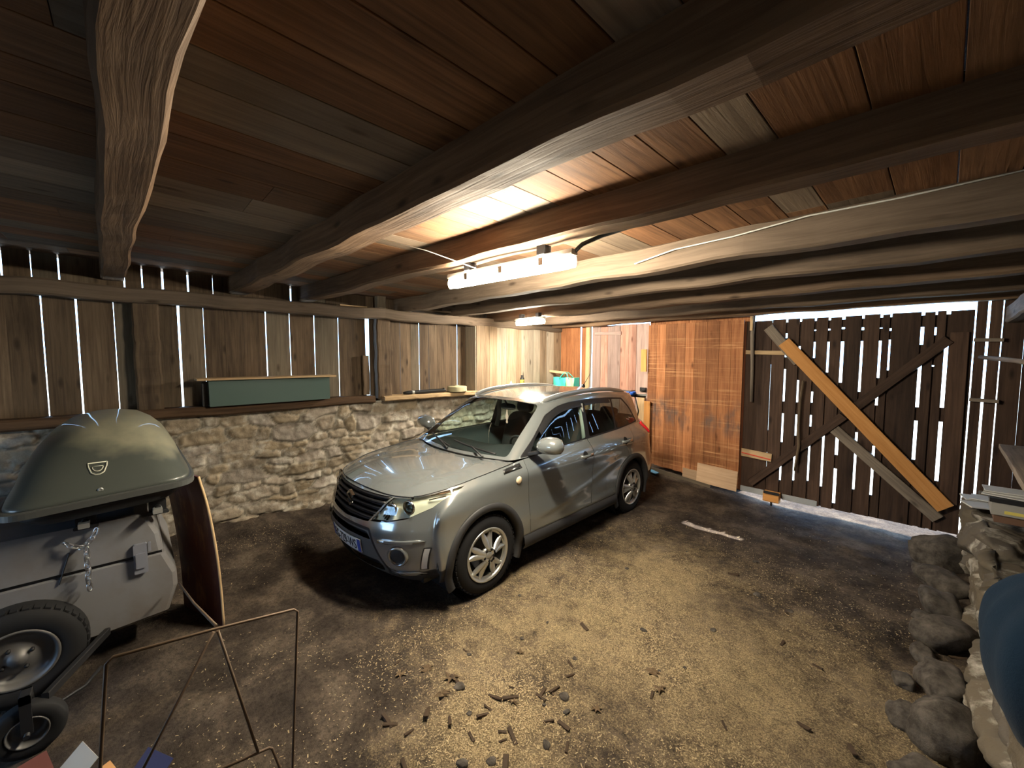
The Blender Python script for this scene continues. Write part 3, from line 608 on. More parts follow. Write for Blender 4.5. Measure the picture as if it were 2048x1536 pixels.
# front openings
GR = [(-.475, .905), (.475, .905), (.40, .80), (.325, .705), (0, .69), (-.325, .705), (-.40, .80)]
grille_back = cut(body, GR, 'x', FRONT)
HL = [(.345, .712), (.50, .728), (.64, .765), (.745, .835), (.808, .930), (.795, .962), (.70, .928), (.60, .908), (.49, .902), (.42, .805)]
hl = {}
for s in (1, -1): hl[s] = cut(body, [(y * s, z) for y, z in HL], 'x', lambda c: c.x > .15)
FR = rounded([(-.36, .662), (.36, .662), (.515, .335), (.44, .245), (-.44, .245), (-.515, .335)], .02, 2)
fascia = cut(body, FR, 'x', FRONT)
fas_in = cut(fascia, shrink(FR, .022), 'x', FRONT)
slot1 = cut(fas_in, rounded([(-.33, .628), (.33, .628), (.375, .575), (-.375, .575)], .015, 2), 'x', FRONT)
slot2 = cut(fas_in, rounded([(-.43, .412), (.43, .412), (.46, .345), (.44, .315), (-.44, .315), (-.46, .345)], .02, 2), 'x', FRONT)
# doors with real shut lines
FD = [(-.505, 1.06), (-.500, .95), (-.535, .36), (-1.545, .36), (-1.585, .95), (-1.56, 1.085), (-1.2, 1.077), (-.8, 1.065)]
RD = [(-1.56, 1.09), (-1.585, .95), (-1.545, .36), (-2.05, .36), (-2.115, .50), (-2.20, .63), (-2.35, .745), (-2.47, .80), (-2.50, .95), (-2.56, 1.115), (-2.1, 1.10)]
doors = {}
for s in (1, -1):
    for k, P in (('front', FD), ('rear', RD)):
        d = cut(body, P, 'y', SIDE[s]); inner = cut(d, shrink(P, .003), 'y', SIDE[s]); d.free(); doors[k, s] = inner
    lw = cut(body, [(-.40, .18), (-.42, .355), (-2.09, .355), (-2.09, .18)], 'y', SIDE[s]); finish(lw, 'sill_cladding', M['clad'], CAR)
    lw = cut(body, [(.30, .18), (.36, .39), (.52, .345), (.70, .27), (.90, .245), (.90, .18)], 'y', lambda c, s=s: c.y * s > .30 and c.x > .2); finish(lw, 'bumper_lip', M['clad'], CAR)
    lw = cut(body, [(-2.85, .18), (-2.86, .45), (-3.4, .45), (-3.4, .18)], 'y', lambda c, s=s: c.y * s > .0 and c.x < -2.7); finish(lw, 'rear_bumper_cladding', M['clad'], CAR)
    tl = cut(body, rounded([(-2.90, 1.105), (-2.96, 1.14), (-3.4, 1.14), (-3.4, .93), (-3.06, .955), (-2.97, 1.03)], .02, 2), 'y', lambda c, s=s: c.y * s > .42 and c.x < -2.8)
    [setattr(v, 'co', v.co + V((-.012, .022 * s, 0))) for v in tl.verts]; o = finish(tl, 'tail_lamp', M['redlens'], CAR, solid=.035); o['label'] = 'red tail lamp'
# windows
WS = rounded([(-.71, 1.072), (.71, 1.072), (.562, 1.500), (.25, 1.524), (-.25, 1.524), (-.562, 1.500)], .05, 4)
ws = cut(cab, WS, 'x', lambda c: c.x > -1.2)
W1 = rounded([(-.60, 1.082), (-1.545, 1.102), (-1.590, 1.49), (-1.42, 1.482), (-1.20, 1.455), (-.98, 1.385), (-.72, 1.20)], .025, 3)
W2 = rounded([(-1.625, 1.105), (-2.20, 1.118), (-2.245, 1.475), (-2.0, 1.492), (-1.66, 1.495)], .025, 3)
W3 = rounded([(-2.235, 1.120), (-2.62, 1.130), (-2.80, 1.148), (-2.66, 1.34), (-2.53, 1.452), (-2.28, 1.474)], .03, 3)
FRAME = rounded([(-.46, 1.067), (-1.6, 1.088), (-2.3, 1.104), (-2.84, 1.132), (-2.70, 1.345), (-2.555, 1.470), (-2.2, 1.50), (-1.7, 1.515), (-1.40, 1.506), (-1.19, 1.480), (-.965, 1.405), (-.70, 1.215)], .03, 3)
for s in (1, -1):
    fr = cut(cab, FRAME, 'y', SIDE[s])
    for P, nm, gm in ((W1, 'front', 'glass'), (W2, 'rear', 'dglass'), (W3, 'quarter', 'dglass')):
        pc = cut(fr, P, 'y', SIDE[s])
        bm2 = pc; doors['win_' + nm, s] = (bm2, gm)
    finish(fr, 'window_frame', M['black'], CAR)
rg = cut(cab, rounded([(-.56, 1.17), (.56, 1.17), (.46, 1.46), (-.46, 1.46)], .05, 4), 'x', lambda c: c.x < -2.9); finish(rg, 'rear_window', M['dglass'], CAR)
finish(ws, 'windshield', M['glass'], CAR)
bm_all = bmesh.new(); tmp = bpy.data.meshes.new('t')
for b in (body, cab): b.to_mesh(tmp); bm_all.from_mesh(tmp); b.free()
BODY = finish(bm_all, 'body_shell', M['paint'], CAR)
o = finish(hood, 'hood', M['paint'], CAR); o = finish(roof, 'roof_panel', M['paint'], CAR)
for s in (1, -1):
    for k in ('front', 'rear'):
        d = finish(doors[k, s], 'door', M['paint'], CAR); doors[k, s] = d
        bm2, gm = doors['win_' + k, s]; finish(bm2, 'window_glass', M[gm], d)
    bm2, gm = doors['win_quarter', s]; finish(bm2, 'quarter_glass', M[gm], CAR)
# everything behind: a survey surface for laying on trim
def bvh(fn, nu, nv):
    b = half_mesh(fn, nu, nv); t = BVHTree.FromBMesh(b); b.free(); return t
TB = bvh(lambda u, v: tub(u * NC, v * 6), 120, 40); CB = bvh(lambda u, v: cabin(u * 11, v * 4), 100, 30)
def sy(x, z, s=1):
    h = TB.ray_cast(V((x, 2 * s, z)), V((0, -s, 0))); return abs(h[0].y) if h[0] else .84
def sx(y, z):
    h = TB.ray_cast(V((3, y, z)), V((-1, 0, 0))); return h[0].x if h[0] else .5
def patch(name, m, poly, ax, off, parent=CAR, s=1, T=0, nx=14, nz=8, inset_cut=True):
    """lays the outline on the body surface, lifted by off"""
    xs = [p[0] for p in poly]; zs = [p[1] for p in poly]; bm = bmesh.new(); vs = {}; x0, x1, z0, z1 = min(xs), max(xs), min(zs), max(zs)
    for i in range(nx + 1):
        for j in range(nz + 1):
            a, z = x0 + (x1 - x0) * i / nx, z0 + (z1 - z0) * j / nz
            vs[i, j] = bm.verts.new((sx(a, z) + off, a, z) if ax == 'x' else (a, s * (sy(a, z, s) + off), z))
    for i in range(nx):
        for j in range(nz): bm.faces.new((vs[i, j], vs[i + 1, j], vs[i + 1, j + 1], vs[i, j + 1]))
    p = cut(bm, poly, ax, lambda c: True); bm.free()
    return finish(p, name, m, parent, solid=T)
# grille, fascia and number plate
bmesh.ops.translate(grille_back, verts=grille_back.verts, vec=(-.035, 0, 0)); GRO = finish(grille_back, 'grille', M['black'], CAR)
for k, z in enumerate((.735, .775, .815, .855, .89)):
    hw = .34 + (z - .71) * .66; mb = MB()
    mb.sweep([[V((sx(y, z) + dx, y, z + dz)) for dx, dz in ((-.034, -.010), (-.006, -.012), (-.001, .004), (-.030, .012))] for y in [-hw + 2 * hw * i / 24 for i in range(25)]], sm=True); mb.build('grille_bar', M['black'], GRO)
SP = [(.046, .026), (0, .056), (-.046, .024), (.046, -.024), (0, -.056), (-.046, -.026)]; ex_ = sx(0, .82) + .004
mb = MB()
for (y0, z0), (y1, z1) in zip(SP[:-1], SP[1:]):
    d = V((0, y1 - y0, z1 - z0)).normalized() * .006; mb.board(V((ex_ - .004, y0, .82 + z0)) - d, V((ex_ - .004, y1, .82 + z1)) + d, (0, -d.z, d.y), .020, .026, ch=.002)
mb.build('emblem', M['chrome'], CAR)
FAS = finish(fascia, 'fascia_frame', M['black'], CAR); finish(fas_in, 'fascia_panel', M['silver'], CAR).data.materials[0] = mat('fascia_grey', (.12, .125, .12), .45, .3)
for sl in (slot1, slot2): bmesh.ops.translate(sl, verts=sl.verts, vec=(-.05, 0, 0)); finish(sl, 'air_intake', M['black'], CAR)
PLT = patch('number_plate', M['white'], [(-.26, .435), (.26, .435), (.26, .545), (-.26, .545)], 'x', .012, T=.006, nx=20)
M['plateblue'] = mat('plate_blue', (.03, .07, .35), .5); M['ink'] = mat('black_ink', (.01, .01, .01), .6)
for a, b in ((-.258, -.215), (.215, .258)): patch('plate_band', M['plateblue'], [(a, .438), (b, .438), (b, .542), (a, .542)], 'x', .0135, PLT, nx=2, nz=2)
fc = bpy.data.curves.new('txt', 'FONT'); fc.body = 'EG-729-WS'; fc.size = .112; fc.align_x = 'CENTER'; fc.extrude = .0008
to = bpy.data.objects.new('txt', fc); COL.objects.link(to); bpy.context.view_layer.update()
tm = bpy.data.meshes.new_from_object(to.evaluated_get(bpy.context.evaluated_depsgraph_get())); bpy.data.objects.remove(to)
wx = max(v.co.x for v in tm.vertices) - min(v.co.x for v in tm.vertices); k = .40 / wx
for v in tm.vertices:
    y, z = v.co.x * k, .452 + v.co.y * 1.0; v.co = (sx(y, z) + .0145 + v.co.z, y, z)
tm.name = 'plate_letters'; tm.materials.clear(); tm.materials.append(M['ink']); link('plate_letters', tm, PLT)
# headlamps
for s in (1, -1):
    back = hl[s].copy(); bmesh.ops.translate(back, verts=back.verts, vec=(-.042, -.02 * s, -.003))
    L = finish(hl[s], 'headlamp', M['lens'], CAR, solid=.003); L['label'] = 'clear headlamp'
    finish(back, 'reflector', mat('headlamp_inner', (.86, .85, .76), .4, .0), L)
    for y, z, r in ((.62, .845, .058), (.50, .82, .05)):
        x = sx(y * s, z) - .045; mb = MB(); mb.lathe([(r, .02), (r, .034), (r * .86, .036), (r * .8, .015), (r * .3, -.005), (.001, -.006)], (x, y * s, z), (1, .25 * s, 0), 24); mb.build('lamp_ring', M['chrome'], L)
        mb = MB(); mb.lathe([(r * .62, .008), (r * .55, .028), (r * .3, .042), (.001, .046)], (x, y * s, z), (1, .25 * s, 0), 20); mb.build('projector_lens', M['dglass'] if r > .055 else M['lens'], L)
    for y, z in ((.42, .775), (.44, .765), (.46, .758)):
        mb = MB(); mb.board((sx(y * s, z) - .03, y * s, z - .03), (sx((y + .05) * s, z + .1) - .035, (y + .05) * s, z + .085), (0, 1, 0), .012, .006); mb.build('lamp_fin', M['clad'], L)
    for a, b, zz in ((.70, .775, .90), (.69, .785, .925)):
        mb = MB(); mb.board((sx(a * s, zz) - .03, a * s, zz - .01), (sx(b * s, zz + .01) - .02, b * s, zz + .012), (0, 0, 1), .008, .01); mb.build('lamp_fin', M['chrome'], L)
    # fog lamp recess, daylight strip
    fy, fz = .60, .478; fx = sx(fy * s, fz); t1 = V((sx((fy + .03) * s, fz) - sx((fy - .03) * s, fz), .06 * s, 0)); t2 = V((sx(fy * s, fz + .03) - sx(fy * s, fz - .03), 0, .06)); nd = t1.cross(t2).normalized(); nd = nd if nd.x > 0 else -nd
    F = MB(); F.lathe([(.088, -.012), (.083, .005), (.075, .014), (.067, .014), (.060, .005), (.056, -.02)], (fx, fy * s, fz), nd, 36); fo = F.build('fog_lamp', M['paint'], CAR)
    mb = MB(); mb.lathe([(.058, -.004), (.053, .002), (.03, .004), (.001, .005)], (fx, fy * s, fz), nd, 32); mb.build('fog_cover', M['clad'], fo)
    P = [(.752, .54), (.780, .54), (.742, .37), (.716, .37)]
    pp = [(y * s, z) for y, z in P]; DR = patch('daylight_strip', M['black'], shrink(pp, -.007), 'x', .004, nx=3, nz=8); patch('strip_lens', M['lampgrey'], pp, 'x', .008, DR, nx=3, nz=8)
    patch('bumper_crease', M['paint'], [(y * s, z) for y, z in [(.46, .595), (.72, .612), (.76, .60), (.72, .585), (.46, .57)]], 'x', .016, T=.014, nx=10, nz=3)
    patch('bumper_foot', M['paint'], [(y * s, z) for y, z in [(.56, .335), (.70, .345), (.735, .315), (.56, .295)]], 'x', .016, T=.014, nx=6, nz=3)
    # wheel arch flares
    for cx in (0, -2.5):
        rings = []
        for i in range(45):
            a = math.radians(-24 + 228 * i / 44); ca, sa = math.cos(a), math.sin(a); ring = []
            for r, o_, w_ in ((.438, .003, 0), (.432, .014, 0), (.405, .019, 0), (.376, .016, 0), (.372, -.06, 0)):
                x, z = cx + r * ca, .335 + r * sa; yy = sy(x if abs(x - cx) < .42 else cx + .42 * ca / abs(ca), max(.30, z), s); ring.append(V((x, s * (yy + o_), z)))
            rings.append(ring)
        mb = MB(); mb.sweep(rings, sm=True, caps=False, closed=False); mb.build('wheel_arch_flare', M['clad'], CAR)
        mb = MB(); mb.lathe([(.40, .0), (.40, -.35), (.05, -.36)], (cx, s * .80, .335), (0, s, 0), 36); mb.build('wheel_well', M['rubber'], CAR)
        mf = MB(); xx = cx - .40; mf.board((xx, s * .745, .17), (xx - .025, s * .745, .46), (0, 1, 0), .19, .012, ch=.002); mf.build('mud_flap', M['rubber'], CAR)
    # sill step, handles, repeater, fender vent
    mb = MB(); mb.sweep([[V((x, s * (sy(x, .33, s) + o_), z)) for o_, z in ((.0, .352), (.022, .335), (.026, .27), (.0, .225), (-.05, .22))] for x in [-.44 - 1.64 * i / 20 for i in range(21)]], sm=True, closed=False, caps=False); mb.build('sill_step', M['clad'], CAR)
    for k, x, z in (('front', -1.43, .938), ('rear', -2.31, .968)):
        hp = doors[k, s]; cup = patch('handle_recess', M['rubber'], circ(x + .01, z, .045, 18), 'y', .002, hp, s, nx=4, nz=4)
        mb = MB(); y = sy(x, z, s); q = [(x + .10, .006), (x + .075, .032), (x, .040), (x - .085, .036), (x - .105, .008)]
        mb.sweep([[V((a, s * (y + o_ + dy), z + dz - .004 * (a - x) / .1)) for dy, dz in ((.006, .0), (.002, .016), (-.008, .016), (-.010, 0), (-.008, -.016), (.002, -.016))] for a, o_ in q], sm=True); mb.build('door_handle', M['paint'], hp)
    mb = MB(); y = sy(-.375, .895, s); mb.lathe([(.036, .0), (.034, .006), (.02, .012), (.001, .013)], (-.375, s * y, .895), (0, s, 0), 24); mb.build('side_repeater', M['orange'], CAR)
    Vt = patch('fender_vent', M['black'], [(-.215, .975), (-.225, 1.008), (-.44, 1.032), (-.45, .99)], 'y', .004, CAR, s, T=.004, nx=8, nz=3)
    patch('vent_bar', M['chrome'], [(-.225, .983), (-.228, .990), (-.44, 1.012), (-.44, 1.004)], 'y', .008, Vt, s, nx=6, nz=2)
    # door mirrors
    mb = MB(); mb.sweep([[V((-.66 + dx * r, s * y, zc + dz * r)) for dx, dz in [(.115 * math.cos(a) * (1 if math.cos(a) > 0 else .45), .088 * math.sin(a) * (1 if abs(math.sin(a)) < .9 else .95)) for a in [2 * math.pi * i / 20 for i in range(20)]]] for y, r, zc in ((.875, .35, 1.165), (.895, .75, 1.172), (.93, .93, 1.18), (1.0, 1.0, 1.188), (1.07, .95, 1.192), (1.115, .78, 1.192), (1.14, .40, 1.19), (1.145, .05, 1.19))], sm=True); mr = mb.build('door_mirror', M['paint'], CAR)
    mb = MB(); mb.board((-.62, s * .79, 1.085), (-.645, s * .93, 1.125), (1, 0, 0), .11, .035, ch=.01); mb.build('mirror_arm', M['black'], mr)
    mb = MB(); mb.sweep([[V((-.66 + .098 * math.cos(a) * r, s * y, 1.182 + .02 * k)) for k in (-1, 1)] for y, r, a in ((1.06, .99, .3), (1.10, .86, .3), (1.125, .5, .1), (1.132, .1, 0))], closed=False, caps=False); mb.build('mirror_blinker', M['lens'], mr)
    mb = MB(); mb.lathe([(.001, 0), (.062, 0), (.062, -.004)], (-.705, s * 1.01, 1.187), (-1, 0, 0), 24); mb.build('mirror_glass', M['chrome'], mr)
    patchp = [(-.47, 1.066), (-.60, 1.070), (-.72, 1.20), (-.70, 1.213)]
    # roof rails
    pts = [(-1.06, .548, 1.535), (-1.15, .565, 1.562), (-1.35, .578, 1.594), (-1.7, .585, 1.612), (-2.1, .583, 1.611), (-2.45, .572, 1.588), (-2.68, .56, 1.552), (-2.78, .553, 1.53)]
    pv = [V(p) for p in pts]; mb = MB()
    rings = []
    for i in range(29):
        p = cr(pv, i / 4); w_ = .3 + .7 * min(1, min(i, 28 - i) / 3)
        rings.append([V((p.x, s * (p.y + dy * w_), p.z + dz)) for dy, dz in ((-.016, -.03), (-.018, .002), (-.008, .013), (.008, .013), (.018, .0), (.016, -.035))])
    mb.sweep(rings, sm=True); mb.build('roof_rail', M['silver'], CAR)
    # wind deflectors over the door glass
    for lo_, n in (([(-.80, 1.285), (-1.0, 1.405), (-1.2, 1.47), (-1.42, 1.495), (-1.58, 1.502)], 0), ([(-1.64, 1.503), (-1.9, 1.508), (-2.2, 1.488)], 1)):
        rings = []
        for i in range(17):
            t = i / 16 * (len(lo_) - 1); p = cr([V((a, 0, b)) for a, b in lo_], t); ring = []
            for dz, o_ in ((.0, .006), (-.03, .020), (-.055, .022)):
                h = CB.ray_cast(V((p.x, 2 * s, p.z + dz)), V((0, -s, 0))); ring.append(V((p.x, (abs(h[0].y) if h[0] else .62) * s + o_ * s, p.z + dz)))
            rings.append(ring)
        mb = MB(); mb.sweep(rings, sm=True, closed=False, caps=False); mb.build('wind_deflector', M['black'], CAR)
# wheels
def leaf(mb, a, wdir, r0=.062, r1=.208):
    """one petal-shaped spoke"""
    rings = []; n = 10
    for i in range(n + 1):
        t = i / n; r = r0 + (r1 - r0) * t; wd = .014 + .040 * math.sin(math.pi * min(1, .12 + .80 * t)) ** 1.1 + (.006 if t > .9 else 0)
        ang = a + wdir * (.17 + .09 * t - .03 * math.sin(math.pi * t)); hh = -.018 * t - .004 + .020 * (1 - t) ** 2
        c = (r * math.cos(ang), r * math.sin(ang)); tx, tz = -math.sin(ang), math.cos(ang); ring = []
        for k, dh in ((-1, -.012), (-.75, .006), (0, .012), (.75, .006), (1, -.012)):
            ring.append(V((c[0] + tx * wd * .5 * k, hh + dh, c[1] + tz * wd * .5 * k)))
        rings.append(ring)
    mb.sweep(rings, sm=True, closed=False, caps=False)
def make_wheel(x, s, rot):
    yo = s * .865 if x == 0 else s * .85
    W_ = MB(); TW = .215
    prof = [(.218, -.02), (.222, -.006), (.238, -.001), (.262, .003), (.290, .0), (.312, -.010), (.325, -.022), (.331, -.045), (.3335, -.08), (.334, -.1075), (.3335, -.135), (.331, -.17), (.325, -.193), (.300, -.212), (.25, -.213), (.22, -.195)]
    W_.lathe(prof, (0, 0, 0), (0, s, 0), 72); t = W_.build('wheel', M['rubber'], CAR, (x, yo, .334))
    mb = MB()
    for i in range(44):                           # tread blocks on the shoulders and crown
        for h, dh, rr_, tl_ in ((-.032, .030, .329, .5), (-.075, .026, .3345, -.4), (-.1075, .022, .335, .4), (-.14, .026, .3345, -.4), (-.183, .030, .329, .5)):
            a = 2 * math.pi * (i + (.5 if dh == .026 else 0)) / 44; R_ = V((math.cos(a), 0, math.sin(a))); T_ = V((-math.sin(a), 0, math.cos(a)))
            o = R_ * rr_ + V((0, s * h, 0)); mb.board(o - T_ * .016 - V((0, .004 * tl_, 0)), o + T_ * .016 + V((0, .004 * tl_, 0)), (0, 1, 0), dh, .012, ch=.001)
    mb.build('tread', M['rubber'], t)
    mb = MB(); mb.lathe([(.226, -.012), (.231, .001), (.226, .006), (.214, .001), (.206, -.014), (.198, -.06), (.19, -.16), (.20, -.20)], (0, 0, 0), (0, s, 0), 60)
    for i in range(5):
        a = 2 * math.pi * i / 5 + rot
        for wd in (-1, 1):
            sub = MB(); leaf(sub, a, wd)
            b = len(mb.v); mb.v += [V((p.x, s * p.y, p.z)) for p in sub.v]
            for f, u in zip(sub.f, sub.uv): mb.face([b + q for q in f], u, sm=True)
    mb.lathe([(.205, -.014), (.209, -.024), (.19, -.026), (.186, -.02)], (0, 0, 0), (0, s, 0), 48)
    mb.lathe([(.070, -.02), (.070, .002), (.060, .010), (.034, .012), (.032, .008)], (0, 0, 0), (0, s, 0), 30)
    rim = mb.build('rim', M['alloy'], t)
    mb = MB(); mb.lathe([(.034, .006), (.031, .015), (.015, .018), (.001, .018)], (0, 0, 0), (0, s, 0), 24); mb.build('hub_cap', M['silver'], t)
    for i in range(5):
        a = 2 * math.pi * i / 5 + rot + .63; mb = MB(); mb.lathe([(.0125, .0), (.0125, .0125), (.001, .0128)], (.050 * math.cos(a), 0, .050 * math.sin(a)), (0, s, 0), 12); mb.build('lug_nut', M['black'], t)
    mb = MB(); mb.lathe([(.14, -.07), (.14, -.085), (.05, -.09), (.001, -.09)], (0, 0, 0), (0, s, 0), 40); mb.build('brake_disc', mat('brake_disc', (.10, .10, .10), .5, .7), t)
    mb = MB(); mb.lathe([(.21, -.11), (.001, -.11)], (0, 0, 0), (0, s, 0), 30); mb.build('wheel_back', M['black'], t)
    return t
for x, rot in ((0, .32), (-2.5, .05)):
    for s in (1, -1): make_wheel(x, s, rot)
mb = MB(); mb.box((.50, -.60, .24), (.56, .60, .90)); mb.box((.30, -.68, .22), (.52, .68, .26)); mb.build('radiator', M['black'], CAR)
for s in (1, -1):
    mb = MB(); mb.tube([(lambda p: V((p.x, s * p.y, p.z + .0015)))(sidec(i / 24)) for i in range(25)], .0035, 6); mb.build('hood_seam', M['black'], CAR)
mb = MB(); mb.tube([(lambda p: V((p.x + .002, p.y if i > 12 else -p.y, p.z)))(lipc(abs(i - 12) / 12)) for i in range(25)], .004, 6); mb.build('hood_seam', M['black'], CAR)
# wipers, aerial, cabin fittings
for ya, yb_, xa in ((.58, -.02, -.33), (-.02, -.52, -.28)):
    mb = MB(); n = 10; pts = []
    for i in range(n + 1):
        y = ya + (yb_ - ya) * i / n; h = CB.ray_cast(V((2, y, 1.09 + .05 * i / n)), V((-1, 0, 0))); pts.append(V((h[0].x + .022, y, 1.09 + .05 * i / n)))
    mb.tube(pts, .009, 6); mb.tube([V((-.235, (ya + yb_) / 2 + .25, 1.075)), pts[n // 2] + V((.012, 0, .01))], .010, 6); mb.build('wiper', M['black'], CAR)
mb = MB(); mb.grid(lambda u, v: (cowlc(abs(u * 2 - 1)).x - .005 - .11 * v, cowlc(abs(u * 2 - 1)).y * (1 if u > .5 else -1), cowlc(abs(u * 2 - 1)).z - .012 - .01 * math.sin(v * 3)), 24, 4); mb.build('cowl', M['black'], CAR)
mb = MB(); mb.lathe([(.030, 0), (.026, .02), (.012, .035), (.001, .037)], (-2.62, .0, 1.575), (-.2, 0, 1), 16); mb.tube([(-2.63, 0, 1.60), (-2.80, 0, 1.76)], [.005, .003], 6); mb.build('aerial', M['black'], CAR)
mb = MB(); mb.box((-3.12, -.53, 1.512), (-2.98, .55, 1.53), ch=.007); mb.build('rear_spoiler', M['paint'], CAR)
mb = MB()                                          # dashboard
mb.sweep([[V((x, y, z + (.05 * math.exp(-((y - .36) / .16) ** 2) if i in (2, 3) else 0))) for i, (x, z) in enumerate([(-.30, 1.0), (-.34, 1.045), (-.62, 1.055), (-.80, 1.03), (-.86, .93), (-.80, .70)])] for y in [-.70 + 1.4 * k / 20 for k in range(21)]], sm=True, closed=False, caps=False); mb.build('dashboard', M['interior'], CAR)
mb = MB(); ax = V((-.9, 0, .45)).normalized(); e1 = V((0, 1, 0)); e2 = ax.cross(e1); c0 = V((-.98, .36, .985))
mb.tube([c0 + (e1 * math.cos(a) + e2 * math.sin(a)) * .185 for a in [2 * math.pi * i / 32 for i in range(33)]], .014, 8, caps=False); mb.lathe([(.07, 0), (.05, .03), (.001, .035)], c0, ax, 16)
for a in (0, math.pi, -math.pi / 2): mb.tube([c0, c0 + (e1 * math.cos(a) + e2 * math.sin(a)) * .18], .014, 6)
mb.build('steering_wheel', M['interior'], CAR)
def cushion(mb, c, sx_, sy_, sz, lean=0, p=3.2):
    def fn(u, v):
        a, b = (u - .5) * 2 * math.pi, (v - .5) * math.pi; sg = lambda x, e: math.copysign(abs(x) ** e, x); e = 2 / p
        x, y, z = sx_ * sg(math.cos(b), e) * sg(math.cos(a), e), sy_ * sg(math.cos(b), e) * sg(math.sin(a), e), sz * sg(math.sin(b), e)
        return V(c) + V((x * math.cos(lean) - z * math.sin(lean), y, x * math.sin(lean) + z * math.cos(lean)))
    mb.grid(fn, 20, 12)
for y in (.37, -.37):
    mb = MB(); cushion(mb, (-1.35, y, .62), .26, .25, .09, -.1); sb = mb.build('seat', M['seat'], CAR)
    mb = MB(); cushion(mb, (-1.66, y, .95), .085, .25, .33, .30); mb.build('seat_back', M['seat'], sb)
    mb = MB(); cushion(mb, (-1.80, y, 1.345), .055, .135, .095, .2); [mb.tube([(-1.77, y + d, 1.2), (-1.79, y + d, 1.3)], .008, 6) for d in (-.06, .06)]; mb.build('headrest', M['seat'], sb)
mb = MB(); cushion(mb, (-2.55, 0, .92), .09, .62, .33, .25); rs_ = mb.build('rear_bench', M['seat'], CAR)
for y in (.40, -.40): mb = MB(); cushion(mb, (-2.66, y, 1.26), .05, .13, .06, .2); mb.build('headrest', M['seat'], rs_)
mb = MB(); mb.box((-3.0, -.76, .42), (-.15, .76, .46)); mb.box((-.16, -.74, .2), (-.12, .74, .95)); mb.build('cabin_floor', M['interior'], CAR)
mb = MB(); mb.grid(lambda u, v: coons(rf, rr, rc, rs, u, abs(v * 2 - 1)) * 1 + V((0, 0, -.03)) if v >= .5 else (lambda p: V((p.x, -p.y, p.z - .03)))(coons(rf, rr, rc, rs, u, abs(v * 2 - 1))), 20, 20); mb.build('headliner', mat('headliner', (.30, .29, .27), .9), CAR)
mb = MB(); cushion(mb, (-1.10, 0, 1.425), .018, .12, .038); mb.tube([(-1.03, 0, 1.52), (-1.09, 0, 1.44)], .012, 8); rv = mb.build('rearview_mirror', M['interior'], CAR)
mb = MB(); mb.sweep([[V((-1.10 + dx, -.02 + w_ * dy, z)) for dx, dy in ((-.003, -1), (.003, -1), (.003, 1), (-.003, 1))] for z, w_ in ((1.39, .003), (1.34, .012), (1.31, .022), (1.28, .018), (1.26, .008), (1.245, .016), (1.225, .010))]); mb.build('air_freshener', M['pink'], rv)
for s in (1, -1): mb = MB(); mb.tube([(-1.60, s * .66, 1.47), (-1.62, s * .70, 1.20), (-1.60, s * .73, 1.05)], .03, 8); mb.build('pillar_trim', mat('pillar_trim', (.30, .30, .27), .8), CAR)
# ------------------------------------------------------------------ rubble footing wall beside the gate
ZT = .62
def rplace(s, z, h):
    if z < ZT: return (.26 + .06 * z - h * 1.1 + .05 * noise.noise((s * 1.3, z, 2)), s, z)
    return (.26 + .06 * ZT + (z - ZT) - (h * .4 if z < ZT + .05 else 0), s, ZT - .05 + h * .8)
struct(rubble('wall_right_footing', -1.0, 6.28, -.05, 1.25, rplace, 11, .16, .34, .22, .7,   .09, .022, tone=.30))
mb = MB(); mb.box((.40, -1.0, -.1), (.95, 6.28, .56)); struct(mb.build('wall_right_core', M['stone']))
def stone_mesh(mb, c, r, seed, flat=.7, n=14, ang=.0):
    def fn(u, v):
        a, b = u * 2 * math.pi, (v - .5) * math.pi; d = V((math.cos(b) * math.cos(a), math.cos(b) * math.sin(a), math.sin(b)))
        q = V([math.copysign(abs(k) ** .75, k) for k in d]); k = 1 + .28 * noise.noise(d * 1.3 + V((seed * 7.1, 0, 0))) + .08 * noise.noise(d * 4 + V((0, seed * 3.3, 0)))
        p = V((q.x * r[0], q.y * r[1], q.z * r[2])) * k
        return V(c) + V((p.x * math.cos(ang) - p.y * math.sin(ang), p.x * math.sin(ang) + p.y * math.cos(ang), p.z))
    mb.grid(fn, n * 2, n)
M['rock'] = mat('loose_rock', (.13, .115, .10), .9, spec=.2); g = NG(M['rock']); co = g.n('ShaderNodeTexCoord').outputs['Object']
g.l(g.ramp(g.noise(co, 9, 8, .7), [(.35, (.032, .027, .023)), (.65, (.12, .105, .09))]), g.b.inputs['Base Color']); g.bump(g.noise(co, 40, 6, .7), .6, .01)
rocks = [(.17, 5.62, .20, .19, .17, 'squat pale boulder at the foot of the rubble wall nearest the gate'), (.16, 5.05, .13, .22, .09, 'flat slanting stone lying against the rubble wall'), (.16, 4.55, .11, .19, .10, None), (.19, 4.06, .12, .20, .11, None), (.09, 3.78, .06, .09, .045, None),
         (.18, 3.50, .11, .17, .08, None), (.20, 2.98, .13, .15, .15, 'dark rounded rock below the blue cloth bundle'), (.06, 3.02, .09, .08, .06, None), (.12, 2.60, .09, .12, .07, None), (.07, 4.36, .05, .06, .035, None), (.02, 3.38, .05, .06, .04, None), (.04, 5.33, .07, .06, .05, None)]
for i, (x, y, a, b, c, lab) in enumerate(rocks):
    mb = MB(); stone_mesh(mb, (0, 0, 0), (a, b, c), i + 1, ang=R(-.6, .6)); o = mb.build('rock', M['rock'], None, (x - .10, y, floor_z(x - .10, y) + c * .6))
    tag(o, lab or 'rough grey rock fallen along the foot of the rubble wall', 'rock', None if lab else 'rocks fallen along the rubble wall')
